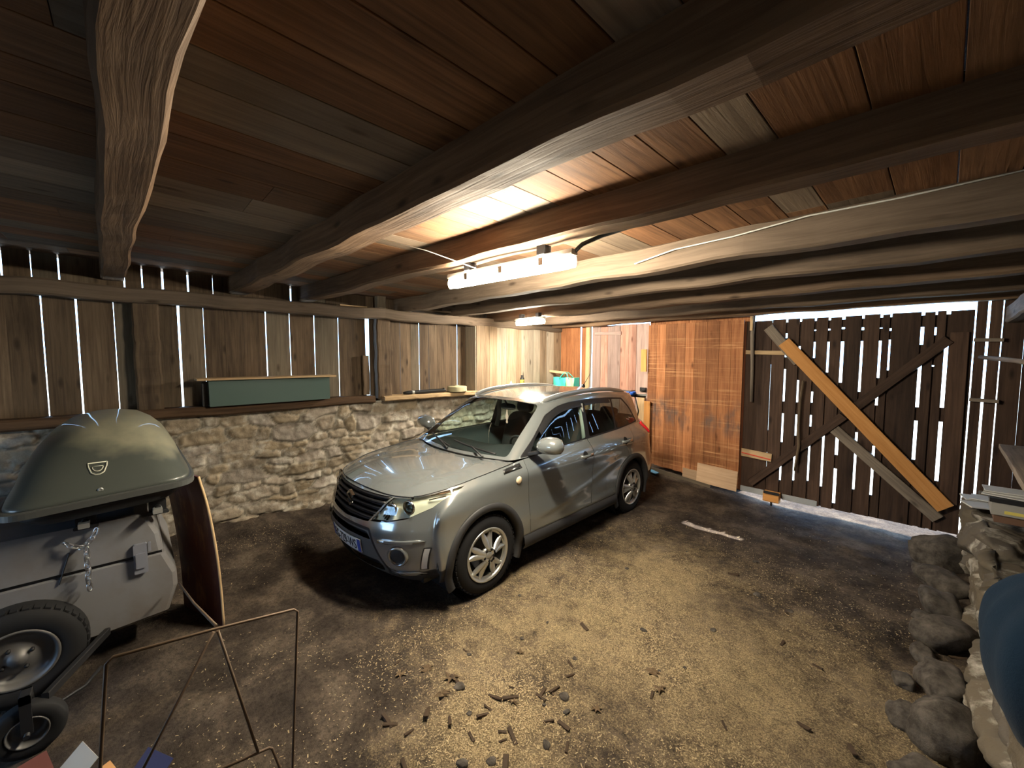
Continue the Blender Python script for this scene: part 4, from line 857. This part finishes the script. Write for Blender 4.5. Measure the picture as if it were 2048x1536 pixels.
mb = MB(); mb.board((.50, 5.06, 1.295), (.50, 2.4, 1.295), (1, 0, 0), .36, .035, .4, ch=.004, seg=10, jit=.002); sh = tag(mb.build('wall_shelf', M['greywood']), 'grey plank shelf jutting out along the wall above the rubble ledge', 'shelf')
for y in (4.9, 3.6, 2.6):
    mb = MB(); mb.board((.78, y, 1.245), (.40, y, 1.245), (0, 1, 0), .05, .06); mb.build('shelf_bracket', M['greywood'], sh)
mb = MB(); mb.tube([(.20, 5.46, 2.005), (.33, 4.6, 1.985), (.50, 3.6, 1.93), (.78, 2.6, 1.86)], .018, 8); tag(mb.build('wall_rod', M['greywood']), 'thin rough rod sticking out from the wall over the plank shelf', 'rod')
# magazines and old papers on the ledge
M['carton'] = mat('grey_carton', (.30, .29, .26), .8); M['yellow'] = mat('yellow_print', (.62, .52, .12), .6); M['paper'] = mat('paper', (.50, .50, .48), .7); M['brownbox'] = mat('brown_card', (.14, .075, .045), .8)
b = empty('storage_box', 'grey carton with a dark lid and yellow strip on the rubble ledge', 'box', (.31, 5.10, .635))
mb = MB(); mb.box((0, 0, .085), (.30, .30, .19)); mb.build('carton_body', M['carton'], b)
mb = MB(); mb.box((.02, .02, .02), (.29, .30, .085)); mb.build('carton_base', M['brownbox'], b)
mb = MB(); mb.box((-.012, -.012, .19), (.312, .312, .225)); mb.build('lid', M['black'], b)
mb = MB(); mb.box((.07, -.004, .105), (.22, .0, .130)); mb.build('printed_strip', M['yellow'], b)
for k in range(3):
    mb = MB(); a = R(-.3, .3); mb.board((.40 - .13, 5.25 + .02 * k, .868 + .011 * k), (.40 + .15, 5.25 + a * .2, .868 + .011 * k), (0, 1, 0), .21, .008, ch=.001); tag(mb.build('magazine', M['paper']), 'worn magazine lying in the stack on the dark carton lid', 'magazine', 'magazines on the carton')
for k, (x, y, z, rz, w_) in enumerate([(.32, 5.88, .650, .2, .30), (.35, 5.84, .667, -.1, .26), (.29, 5.62, .650, .35, .22)]):
    mb = MB(); d = V((math.cos(rz), math.sin(rz), 0)); mb.board(V((x, y, z)) - d * w_ / 2, V((x, y, z)) + d * w_ / 2, (0, 1, 0), .20, .012, ch=.002); tag(mb.build('newspaper', M['paper']), 'folded old newspaper on the rubble ledge beside the gate', 'newspaper', 'newspapers on the ledge')
# blue cloth bundle close by
M['bluecloth'] = mat('blue_fleece', (.005, .015, .030), .95, spec=.1); g = NG(M['bluecloth']); co = g.n('ShaderNodeTexCoord').outputs['Object']; g.bump(g.noise(co, 120, 4, .7), .5, .004); g.b.inputs['Sheen Weight'].default_value = .05
prof = [(.20, .625), (.27, .68), (.315, .78), (.335, .88), (.335, .96), (.315, 1.04), (.26, 1.12), (.17, 1.18), (.02, 1.20)]
def fold(u, v):
    a = u * 2 * math.pi; t = v * (len(prof) - 1); p = cr([V((r, 0, z)) for r, z in prof], t); k = 1 + .05 * math.sin(a * 5 + 1.3) + .03 * math.sin(a * 11 + p.z * 4) + .04 * noise.noise((math.cos(a) * 2, math.sin(a) * 2, p.z * 3))
    return (.445 + p.x * k * math.cos(a) * .90, 2.42 + p.x * k * math.sin(a) * 1.3, p.z + .03 * (v < .1) * math.sin(a * 4))
mb = MB(); mb.grid(fold, 64, 28); tag(mb.build('cloth_bundle', M['bluecloth']), 'dark blue fleece cloth bundled on the rubble ledge', 'cloth')

# ------------------------------------------------------------------ roof box on the trailer
M['boxgrey'] = mat('roof_box_plastic', (.075, .085, .075), .42, coat=.2); g = NG(M['boxgrey']); co = g.n('ShaderNodeTexCoord').outputs['Object']
sp_ = g.n('ShaderNodeSeparateXYZ'); g.l(co, sp_.inputs[0])
dz = g.math('ADD', g.math('MULTIPLY', g.math('SUBTRACT', sp_.outputs[2], .30), 9), g.math('ADD', g.math('MULTIPLY', g.math('SUBTRACT', g.noise(co, 2.3, 4, .6), .5), 3.0), g.math('MULTIPLY', sp_.outputs[1], -1.6)))
dm = g.math('MULTIPLY', g.ramp(dz, [(.0, (0, 0, 0)), (.8, (1, 1, 1))]), g.ramp(g.noise(g.mapping(co, (1, 3, 5)), 4, 5, .6), [(.25, (.6, .6, .6)), (.7, (1, 1, 1))]))
g.l(g.mix(dm, (.055, .062, .055), (.22, .21, .145)), g.b.inputs['Base Color']); g.l(g.math('ADD', g.math('MULTIPLY', dm, .45), .35), g.b.inputs['Roughness'])
RB = empty('roof_box', 'dusty dark grey roof box lying on the grey trailer', 'roof box', (-3.43, -.155, 1.085), math.radians(181))
# local x runs along the box away from the camera side
def supe(a, rx, ry, e=.45): c, s_ = math.cos(a), math.sin(a); return math.copysign(abs(c) ** e, c) * rx, math.copysign(abs(s_) ** e, s_) * ry
def shell(levels, n=72, cx=.98):
    rings = []
    for z, rx, ry, e, dx in levels:
        ring = []
        for i in range(n):
            x, y = supe(2 * math.pi * i / n, rx, ry, e); ring.append(V((cx + dx + x, y, z + .045 * -(y / .44) * .5 * (1 if True else 0))))
        rings.append(ring)
    return rings
mb = MB(); mb.sweep(shell([(.085, .98, .43, .22, 0), (.11, .965, .425, .26, 0), (.16, .93, .405, .36, .01), (.23, .875, .385, .40, .03), (.31, .79, .345, .46, .05), (.385, .69, .285, .55, .08), (.440, .58, .215, .66, .11), (.470, .42, .12, .8, .13), (.478, .2, .05, .9, .13)]), sm=True); lid = mb.build('lid', M['boxgrey'], RB)
mb = MB(); mb.sweep(shell([(.045, .985, .435, .2, 0), (.05, .998, .447, .2, 0), (.085, .998, .447, .2, 0), (.090, .985, .435, .2, 0)]), sm=False); mb.build('rim', mat('roof_box_rim', (.055, .058, .055), .5), RB)
mb = MB(); mb.sweep(shell([(-.055, .80, .33, .4, .0), (-.04, .88, .37, .38, .0), (.0, .94, .40, .36, .0), (.05, .97, .425, .34, .0)]), sm=True); mb.build('base_shell', M['black'], RB)
# maker's shield on the end of the lid: a plain outline with a bowl-shaped line, and the lock
M['mark'] = mat('faded_mark', (.42, .42, .34), .5)
lbvh = BVHTree.FromPolygons([v.co for v in lid.data.vertices], [p.vertices for p in lid.data.polygons])
def onlid(y, z):
    h = lbvh.ray_cast(V((-2, y, z)), V((1, 0, 0))); return V((h[0].x - .003, y, z)) if h[0] else V((0, y, z))
def lidline(mb, pts, r=.004): mb.tube([onlid(y, z) for y, z in pts], r, 6)
mb = MB(); cy, cz = .03, .235
lidline(mb, [(cy + a, cz + b) for a, b in [(-.042, .030), (.042, .030), (.040, .010), (.028, -.020), (.010, -.030), (-.010, -.030), (-.028, -.020), (-.040, .010), (-.042, .030)]])
lidline(mb, [(cy + .024 * math.cos(a), cz + .010 + .024 * math.sin(a)) for a in [math.pi + math.pi * k / 10 for k in range(11)]], .003); lidline(mb, [(cy - .024, cz + .012), (cy + .024, cz + .012)], .003)
mb.build('maker_mark', M['mark'], lid)
mb = MB(); q = onlid(.02, .125); mb.lathe([(.013, 0), (.013, .006), (.004, .007), (.001, .003)], q + V((.003, 0, 0)), (-1, 0, -.1), 14); mb.build('lock', M['silver'], lid)
for y in (-.24, .10):                                 # mounting claws below the base
    mb = MB(); mb.box((.20, y - .045, -.15), (.30, y + .045, -.05)); mb.tube([(.14, y, -.10), (.22, y, -.10)], .022, 10); mb.board((.17, y, -.13), (.28, y, -.15), (0, 1, 0), .11, .02); mb.build('mounting_claw', M['black'], RB)
    mb = MB(); mb.box((.10, y - .02, -.115), (.16, y + .03, -.085)); mb.build('clamp_handle', M['silver'], RB)

# ------------------------------------------------------------------ trailer with a hinged hard lid
M['trailer'] = mat('grey_blue_trailer', (.30, .30, .31), .5); g = NG(M['trailer']); co = g.n('ShaderNodeTexCoord').outputs['Object']
g.l(g.mix(g.ramp(g.noise(co, 3, 5, .6), [(.45, (0, 0, 0)), (.7, (.7, .7, .7))]), (.17, .17, .175), (.12, .10, .08)), g.b.inputs['Base Color'])
TR = empty('trailer', 'small grey hard-lid trailer under the roof box beside the car', 'trailer', (-3.65, -.44, 0))
def tslab(name, pts, m, par, x0=0, x1=-1.15):
    mb = MB(); n = len(pts); cy = sum(p[0] for p in pts) / n; cz = sum(p[1] for p in pts) / n
    mb.sweep([[V((x, cy + (p[0] - cy) * k, cz + (p[1] - cz) * k)) for p in pts] for x, k in ((x0, .97), (x0 - .012, .99), (x0 - .03, 1), (x1 + .03, 1), (x1, .97))]); return mb.build(name, m, par)
tslab('tub', [(.545, .655), (.602, .50), (.604, .40), (.552, .235), (.25, .215), (-.30, .22), (-1.5, .24), (-1.6, .45), (-1.56, .655)], M['trailer'], TR)
LD = tslab('lid', [(.538, .673), (.522, .80), (.47, .93), (.40, .955), (-1.4, .955), (-1.5, .90), (-1.555, .673)], M['trailer'], TR)
mb = MB(); mb.box((-1.10, -1.5, .64), (-.02, .53, .69)); mb.build('lid_seal', M['black'], TR)
mb = MB(); mb.box((.0, .385, .56), (.03, .455, .76), ch=.006); mb.box((.012, .46, .70), (.035, .475, .76)); mb.box((.02, .395, .60), (.042, .445, .70)); mb.build('lid_latch', mat('latch_grey', (.22, .23, .27), .5, .3), TR)
mb = MB(); mb.board((.004, .05, .62), (.004, .10, .80), (0, 1, 0), .006, .02); mb.build('lid_strap', M['black'], LD)
mb = MB(); mb.box((-1.05, -1.3, .20), (-.08, .40, .25)); mb.tube([(-1.0, .03, .30), (-.02, .03, .30)], .03, 10); mb.build('axle_frame', M['iron'], TR)
def small_wheel(name, par, c, r, w_, rim, m_rim, n=48):
    mb = MB(); k = r - rim
    mb.lathe([(rim, 0), (rim + k * .15, w_ * .06), (rim + k * .55, w_ * .08), (r * .96, -w_ * .02), (r, -w_ * .18), (r * 1.0, -w_ * .5), (r, -w_ * .82), (r * .96, -w_), (rim + k * .4, -w_ * 1.05), (rim, -w_)], c, (1, 0, 0), n); t = mb.build(name, M['rubber'], par)
    mb = MB(); mb.lathe([(rim * 1.03, -.002), (rim * 1.0, .008), (rim * .93, .004), (rim * .86, -.03), (rim * .80, -.055), (rim * .55, -.045), (rim * .42, -.03), (rim * .26, -.028), (rim * .22, .0), (.001, .006)], c, (1, 0, 0), n); mb.build('rim', m_rim, t); return t
M['dullrim'] = mat('dull_rim', (.15, .145, .14), .5, .4)
tw = small_wheel('wheel', TR, (.12, -.12, .285), .285, .16, .168, M['dullrim'])
mb = MB()
for i in range(40):
    a = 2 * math.pi * i / 40; R_ = V((0, math.cos(a), math.sin(a))); T_ = V((0, -math.sin(a), math.cos(a))); o = V((.085, -.12, .285)) + R_ * .284
    mb.board(o - T_ * .014, o + T_ * .014, (1, 0, 0), .05, .010, ch=.001)
mb.build('tread', M['rubber'], tw)
for i in range(4):
    a = 2 * math.pi * i / 4 + .5; mb = MB(); mb.lathe([(.010, -.03), (.010, -.008), (.001, -.006)], (.12, -.12 + .065 * math.cos(a), .285 + .065 * math.sin(a)), (1, 0, 0), 6); mb.build('lug_nut', M['iron'], tw)
mb = MB(); mb.board((.0, .24, .225), (.56, .03, .26), (0, 0, 1), .045, .03, .7); mb.tube([(.30, .22, .17), (.42, .16, .16), (.56, .06, .20)], .009, 6); mb.build('prop_arm', M['iron'], TR)
jw = small_wheel('jockey_wheel', TR, (.60, -.03, .135), .135, .07, .075, M['dullrim'], 32)
mb = MB(); mb.box((.53, -.05, .13), (.54, -.01, .33)); mb.box((.605, -.05, .13), (.615, -.01, .33)); mb.box((.53, -.05, .29), (.615, -.01, .33)); mb.tube([(.5, -.03, .135), (.64, -.03, .135)], .012, 8); mb.build('wheel_fork', M['iron'], TR)
# chain hanging from the roof box claws over the trailer lid
CH = empty('chain', 'bright steel chain hanging from under the roof box', 'chain', (-3.60, -.262, .865))
def link_mesh(name, p, d, tw_):
    d = V(d).normalized(); a = d.orthogonal().normalized(); b = d.cross(a); s_ = a * math.cos(tw_) + b * math.sin(tw_); pts = []
    for k in range(17):
        t = 2 * math.pi * k / 16; pts.append(V(p) + d * (.018 * math.cos(t) + math.copysign(.008, math.cos(t))) + s_ * .013 * math.sin(t))
    mb = MB(); mb.tube(pts, .0042, 6, caps=False); return mb.build(name, M['steel'], CH)
path = [V((0, -.075, .005)), V((.008, -.045, -.015)), V((.010, -.01, -.02)), V((.005, .03, .02)), V((.0, .045, .05))]
for k in range(7): p = cr(path, k / 6 * 4); q = cr(path, min(4, k / 6 * 4 + .3)); link_mesh('link', p, q - p if k < 6 else V((0, .3, 1)), k * 1.57)
for k in range(8): link_mesh('link', V((.012, .002 * math.sin(k * 2) , -.05 - .034 * k)), (0, .1 * math.sin(k), -1), k * 1.57)
# worn red-brown sheet standing past the trailer end
rm = M['rust'] = mat('worn_red_sheet', (.12, .03, .018), .45); g = NG(rm); co = g.n('ShaderNodeTexCoord').outputs['Object']
g.l(g.mix(g.ramp(g.noise(g.mapping(co, (5, 1, 1.6)), 2.2, 6, .65), [(.5, (0, 0, 0)), (.66, (.9, .9, .9))]), (.10, .028, .018), (.26, .12, .05)), g.b.inputs['Base Color'])
def edge(t): return cr([V((-3.585, .40, .0)), V((-3.595, .395, .30)), V((-3.62, .38, .60)), V((-3.655, .35, .90)), V((-3.72, .31, 1.13))], t * 4)
mb = MB(); n = 16
mb.sweep([[edge(i / n) + V(d) for d in ((0, 0, 0), (0, .014, 0), (-.25, -.06, 0), (-.52, -.17, 0), (-.52, -.186, 0), (-.25, -.076, 0))] for i in range(n + 1)], sm=False); sht = mb.build('leaning_sheet', rm)
tag(sht, 'dark red-brown curved sheet standing on edge past the trailer end', 'sheet')
mb = MB(); mb.tube([edge(i / n) + V((.003, .007, 0)) for i in range(n + 1)], .009, 6); mb.build('pale_edge', M['palewood'], sht)

# ------------------------------------------------------------------ rod frame in front, rod, cartons
M['rod'] = mat('rusty_rod', (.11, .072, .045), .6, .3)
RF = empty('rod_frame', 'thin rusty metal rod frame standing on the dirt near the trailer', 'rod frame', (-1.88, .18, 0))
X0 = -1.88
def rod(nm, pts, r=.0055):
    mb = MB(); mb.tube([V(p) - V(RF.location) for p in pts], r, 8); return mb.build(nm, M['rod'], RF)
rod('outer_rod', [(X0 + .0, -.16, .0), (X0, -.144, .63), (X0, -.112, .985), (X0, -.095, 1.0), (X0, .185, .965), (X0, .462, .921), (X0, .476, .905), (X0, .432, .205), (X0, .42, .0)])
rod('diagonal_rod', [(X0 + .012, .180, .962), (X0 + .008, -.042, .556), (X0 + .004, -.27, .05)])
rod('diagonal_rod', [(X0 + .012, .192, .962), (X0 + .012, .305, .379)])
rod('inner_rod', [(X0 + .012, .10, .41), (X0 + .012, .345, .370), (X0 + .012, .355, .36), (X0 + .012, .384, .24), (X0 + .012, .41, .02)])
mb = MB(); mb.tube([(-1.885, .19, .972), (-2.6, .175, .74), (-3.56, .165, .445)], .006, 8); tag(mb.build('leaning_rod', M['rod']), 'straight thin rod spanning from the rod frame to the trailer end', 'rod')
M['cardwhite'] = mat('white_carton', (.48, .44, .36), .7); M['cardred'] = mat('dark_red_print', (.10, .022, .018), .6); M['cardblue'] = mat('dark_blue_print', (.03, .025, .075), .6); M['kraft'] = mat('kraft_card', (.42, .22, .09), .8)
def carton(x, y, rz, lab, mats, sx_=.18, sy_=.12, h=.11):
    c = empty('open_carton', lab, 'carton', (x, y, floor_z(x, y) - .004), rz)
    mb = MB(); t = .004; a, b_ = sx_ / 2, sy_ / 2
    for lo_, hi_ in (((-a, -b_, 0), (a, -b_ + t, h)), ((-a, b_ - t, 0), (a, b_, h)), ((-a, -b_, 0), (-a + t, b_, h)), ((a - t, -b_, 0), (a, b_, h)), ((-a, -b_, 0), (a, b_, t))): mb.box(lo_, hi_, ch=.0005)
    mb.build('carton_walls', mats[0], c)
    for (p, d, wd, W_), m in zip((((a, 0, h), (.11, 0, .05), (0, 1, 0), sy_), ((-a, 0, h), (-.10, 0, .06), (0, 1, 0), sy_), ((0, b_, h), (0, .09, .07), (1, 0, 0), sx_), ((0, -b_, h), (0, -.10, .03), (1, 0, 0), sx_)), mats[1:]):
        mb = MB(); mb.board(p, V(p) + V(d), wd, W_ * .96, .003, ch=.0005); mb.build('carton_flap', m, c)
carton(-2.60, -.37, .35, 'open white and dark red carton on the dirt by the jockey wheel', (M['cardwhite'], M['kraft'], M['cardred'], M['cardwhite'], M['cardred']))
carton(-2.33, -.12, .5, 'open dark blue carton with a kraft flap beside the rod frame', (M['cardblue'], M['cardblue'], M['kraft'], M['cardblue'], M['cardwhite']))

# ------------------------------------------------------------------ things along the stone wall
GBm = mat('dark_green_sheet', (.045, .085, .075), .5); 
GB = empty('green_box', 'long dark green box standing on the dark sill beam', 'box', (-5.53, 1.225, 1.462))
mb = MB(); mb.box((-.08, -.63, 0), (.09, .63, .285), ch=.006); mb.build('box_body', GBm, GB)
mb = MB(); mb.box((-.07, -.68, .0), (.0, -.632, .27)); mb.build('void_shade', M['black'], GB)  # black slab standing in for the shaded void beside the box
mb = MB(); mb.board((-5.52, .49, 1.762), (-5.52, 1.925, 1.757), (1, 0, 0), .26, .022, .6, ch=.002); tag(mb.build('plank', M['palewood']), 'pale plank lying along the top of the dark green box', 'plank')
mb = MB(); mb.tube([(-5.50, 2.93, 1.462), (-5.49, 3.02, 1.464), (-5.48, 3.62, 1.464), (-5.48, 3.64, 1.475)], [.018, .030, .030, .036], 12); tb = tag(mb.build('black_tube', M['black']), 'black tube lying on the pale sill board beside the ribbed tin', 'tube')
mb = MB(); mb.lathe([(.031, 0), (.033, .02), (.031, .04)], (-5.49, 3.06, 1.464), (0, 1, 0), 14); mb.build('band', M['silver'], tb)
mb = MB(); pr = []
for k in range(5): pr += [(.155, .0 + .016 * k), (.160, .008 + .016 * k)]
mb.lathe([(.001, 0)] + pr + [(.150, .082), (.05, .085), (.03, .10), (.001, .10)], (-5.455, 3.87, 1.437), (0, 0, 1), 36); tag(mb.build('ribbed_tin', mat('cream_tin', (.42, .38, .24), .5)), 'round cream ribbed tin on the pale sill board', 'tin')
BS = beam_obj('bay_shelf', (-5.335, 4.75, 1.44), (-5.335, 5.60, 1.44), (1, 0, 0), .17, .03, 'narrow shelf board along the pale bay planks', m='palewood', wob=0, jit=0, seg=1, ch=.002, cat='shelf')
sc_ = empty('spray_can', 'black and yellow spray can standing on the bay shelf', 'spray can', (-5.32, 5.23, 1.455))
mb = MB(); mb.lathe([(.001, 0), (.038, 0), (.038, .15), (.026, .165)], (0, 0, 0), (0, 0, 1), 20); mb.build('can_body', M['black'], sc_)
mb = MB(); mb.lathe([(.0385, .045), (.0388, .05), (.0388, .115), (.0385, .12)], (0, 0, 0), (0, 0, 1), 20); mb.build('label_band', mat('yellow_label', (.72, .60, .08), .5), sc_)
for z in (.062, .080, .096): mb = MB(); mb.box((.038, -.018, z), (.0402, .014, z + .009)); mb.build('label_mark', M['black'], sc_)
mb = MB(); mb.lathe([(.024, .165), (.024, .20), (.020, .205), (.001, .205)], (0, 0, 0), (0, 0, 1), 16); mb.build('cap', M['black'], sc_)
ct = empty('small_bottle', 'small clear bottle with a blue label on the bay shelf', 'bottle', (-5.33, 4.96, 1.455))
mb = MB(); mb.lathe([(.001, 0), (.03, 0), (.03, .07), (.012, .09), (.012, .11), (.001, .11)], (0, 0, 0), (0, 0, 1), 16); mb.build('bottle_body', M['clear'], ct)
mb = MB(); mb.lathe([(.031, .02), (.031, .06)], (0, 0, 0), (0, 0, 1), 16); mb.build('label_band', mat('blue_label', (.10, .25, .55), .5), ct)
BK = empty('wall_bracket', 'wooden bracket with a slanting strut holding the turquoise bag', 'bracket', (-5.38, 6.10, 1.69))
mb = MB(); mb.board((-.06, 0, .02), (.40, 0, -.005), (0, 1, 0), .045, .045, .4); mb.build('arm', M['palewood'], BK)
mb = MB(); mb.board((-.04, .0, -.33), (.30, 0, -.03), (0, 1, 0), .035, .035, .7); mb.build('strut', M['plank'], BK)
mb = MB(); mb.box((-.10, -.03, -.40), (-.04, .03, .16)); mb.build('back_post', M['plank'], BK)
M['turq'] = mat('turquoise_bag', (.05, .50, .42), .5); M['limebag'] = mat('lime_bag_side', (.30, .66, .30), .5)
BG = empty('shopping_bag', 'turquoise shopping bag hanging from the wooden bracket', 'bag', (-5.00, 6.10, 1.24))
def bagside(x0, x1, y, m, nm):
    mb = MB(); mb.grid(lambda u, v: (x0 + (x1 - x0) * u, y * (1 + .25 * math.sin(v * 3.1)) + .012 * math.sin(u * 9 + v * 4), .36 * v + .006 * math.sin(u * 7)), 16, 10); return mb.build(nm, m, BG)
bagside(-.25, .06, -.07, M['turq'], 'bag_front'); bagside(.06, .26, -.07, M['limebag'], 'bag_side'); bagside(-.25, .26, .07, M['turq'], 'bag_back')
mb = MB(); mb.box((-.25, -.07, -.01), (.26, .07, .002)); mb.grid(lambda u, v: (-.25, -.08 + .16 * u, .36 * v), 3, 3); mb.grid(lambda u, v: (.26, -.08 + .16 * u, .36 * v), 3, 3); mb.build('bag_bottom', M['turq'], BG)
for y in (-.075, .075):
    mb = MB(); mb.sweep([[V((x + d, y * f, z)) for d in (-.012, .012)] for x, z, f in ((-.10, .33, 1), (-.07, .39, .8), (-.02, .45, .4), (.01, .462, .3), (.04, .445, .4), (.09, .39, .8), (.13, .33, 1))], closed=False, caps=False, sm=True); o = mb.build('handle', M['turq'], BG); md = o.modifiers.new('t', 'SOLIDIFY'); md.thickness = .003
# carrier strapped to the back of the car
M['bluepad'] = mat('blue_pad', (.02, .13, .65), .5)
rk = empty('bike_carrier', 'folded carrier with blue pads and black arms on the back of the car', 'carrier', (-3.436 - 3.30 * .0417, 2.094 + 3.30 * .9991, 0), math.radians(-87.61))
mb = MB(); mb.tube([(-.02, -.30, 1.43), (-.05, .45, 1.43)], .016, 10); mb.tube([(-.05, .30, 1.42), (-.20, .52, 1.405)], .02, 8); mb.tube([(-.05, .42, 1.42), (-.02, .50, 1.20), (.05, .5, 1.02)], .010, 8); mb.tube([(-.02, -.25, 1.42), (.05, -.25, 1.0)], .010, 8); mb.build('carrier_frame', M['black'], rk)
for y in (.12, .33, .40):
    mb = MB(); cushion(mb, (-.04, y, 1.435 + (.02 if y > .2 else .035)), .045, .038, .032); mb.build('pad', M['bluepad'], rk)
mb = MB(); mb.board((-.10, .40, 1.43), (-.17, .55, 1.43), (0, 0, 1), .03, .02); mb.build('buckle', M['silver'], rk)
mb = MB(); mb.board((-3.26, 6.06, .175), (-3.07, 6.05, .14), (0, 1, 0), .10, .012, ch=.002); tag(mb.build('plastic_scrap', mat('light_blue_plastic', (.16, .42, .72), .5)), 'light blue plastic strip on the ground under the sliding door', 'plastic strip')

# ------------------------------------------------------------------ litter on the dirt floor
M['chip'] = wood('bark_chip', (.025, .016, .010), (.085, .055, .034), stain=.2, knots=False); M['leaf'] = mat('dry_leaf', (.11, .072, .038), .85)
chipm = MB(); chipm.board((-.035, 0, 0), (.035, .004, .004), (0, 1, 0), .016, .008, ch=.003, seg=3, jit=.002); c0 = chipm.build('bark_chip', M['chip'])
tag(c0, 'small dark bark chip lying on the dirt floor', 'bark chip', 'bark chips on the floor')
lm = MB(); lp = [(0, -.04), (.012, -.018), (.045, -.022), (.024, -.002), (.05, .022), (.018, .016), (.0, .05), (-.018, .016), (-.05, .022), (-.024, -.002), (-.045, -.022), (-.012, -.018)]
lm.v = [V((0, 0, .006))] + [V((x, y, .010 * math.sin(i * 2.4) + .006)) for i, (x, y) in enumerate(lp)]
for i in range(12): lm.face((0, 1 + i, 1 + (i + 1) % 12))
l0 = lm.build('dry_leaf', M['leaf']); md = l0.modifiers.new('t', 'SOLIDIFY'); md.thickness = .0012; tag(l0, 'curled dry brown leaf lying on the dirt floor', 'leaf', 'dry leaves on the floor')
pm = MB(); stone_mesh(pm, (0, 0, 0), (.034, .026, .016), 5, n=7); p0 = pm.build('pebble', M['rock']); tag(p0, 'small grey stone lying on the dirt floor', 'stone', 'small stones on the floor')
def scatter(src, n, fn, s0, s1, dz):
    for i in range(n):
        o = src if i == 0 else src.copy()
        if i: COL.objects.link(o)
        while True:
            x, y = fn()
            if not (-4.45 < x < -2.4 and .9 < y < 5.4) and not (x < -2.45 and y < .15): break
        o.location = (x, y, floor_z(x, y) + dz); o.rotation_euler = (R(-.25, .25), R(-.25, .25), R(0, 6.28)); k = R(s0, s1); o.scale = (k, k * R(.7, 1.3), k)
near = lambda: (random.gauss(-1.35, .42), random.gauss(1.35, .42))
wide = lambda: (R(-2.6, .15), R(.6, 5.2))
scatter(c0, 64, lambda: near() if random.random() < .6 else wide(), .5, 1.35, .004); scatter(l0, 16, near, .6, 1.2, .002); scatter(p0, 34, lambda: near() if random.random() < .45 else wide(), .3, .95, .002)
# sawdust and shavings: countless flakes
M['shav'] = mat('wood_shavings', (.40, .31, .18), .9)
mb = MB(); cen_ = [(-1.85, 2.25, .55, 9500), (-1.7, 3.5, .6, 5500), (-.85, 2.7, .7, 5500), (-1.6, 1.35, .42, 4200), (-.3, 3.6, .9, 5000), (-2.4, .75, .5, 1800), (-4.9, .95, .35, 1400), (-1.0, 1.6, .6, 2200)]
for cx, cy, r, n in cen_:
    for i in range(int(n * 1.25)):
        x, y = random.gauss(cx, r), random.gauss(cy, r)
        if -4.35 < x < -2.62 and .9 < y < 5.4 or x > .15 or y > 6 or x < -5.3 or noise.noise((x * 1.7, y * 1.7, 4.4)) < -.10 + R(-.35, .30): continue
        z = floor_z(x, y) + R(.001, .005); a = R(0, 6.28); l, w_ = random.choice((.0022, .0028, .0035, .0045, .008)) * R(.8, 1.2), R(.0012, .0026); d = V((math.cos(a), math.sin(a), R(-.3, .3))); e = V((-d.y, d.x, R(-.5, .5))); o = V((x, y, z)); b = len(mb.v)
        mb.v += [o - d * l - e * w_, o + d * l - e * w_, o + d * l + e * w_, o - d * l + e * w_]; mb.face((b, b + 1, b + 2, b + 3))
tag(mb.build('wood_shavings', M['shav']), 'pale sawdust and shavings strewn over the dirt floor', 'sawdust', kind='stuff')
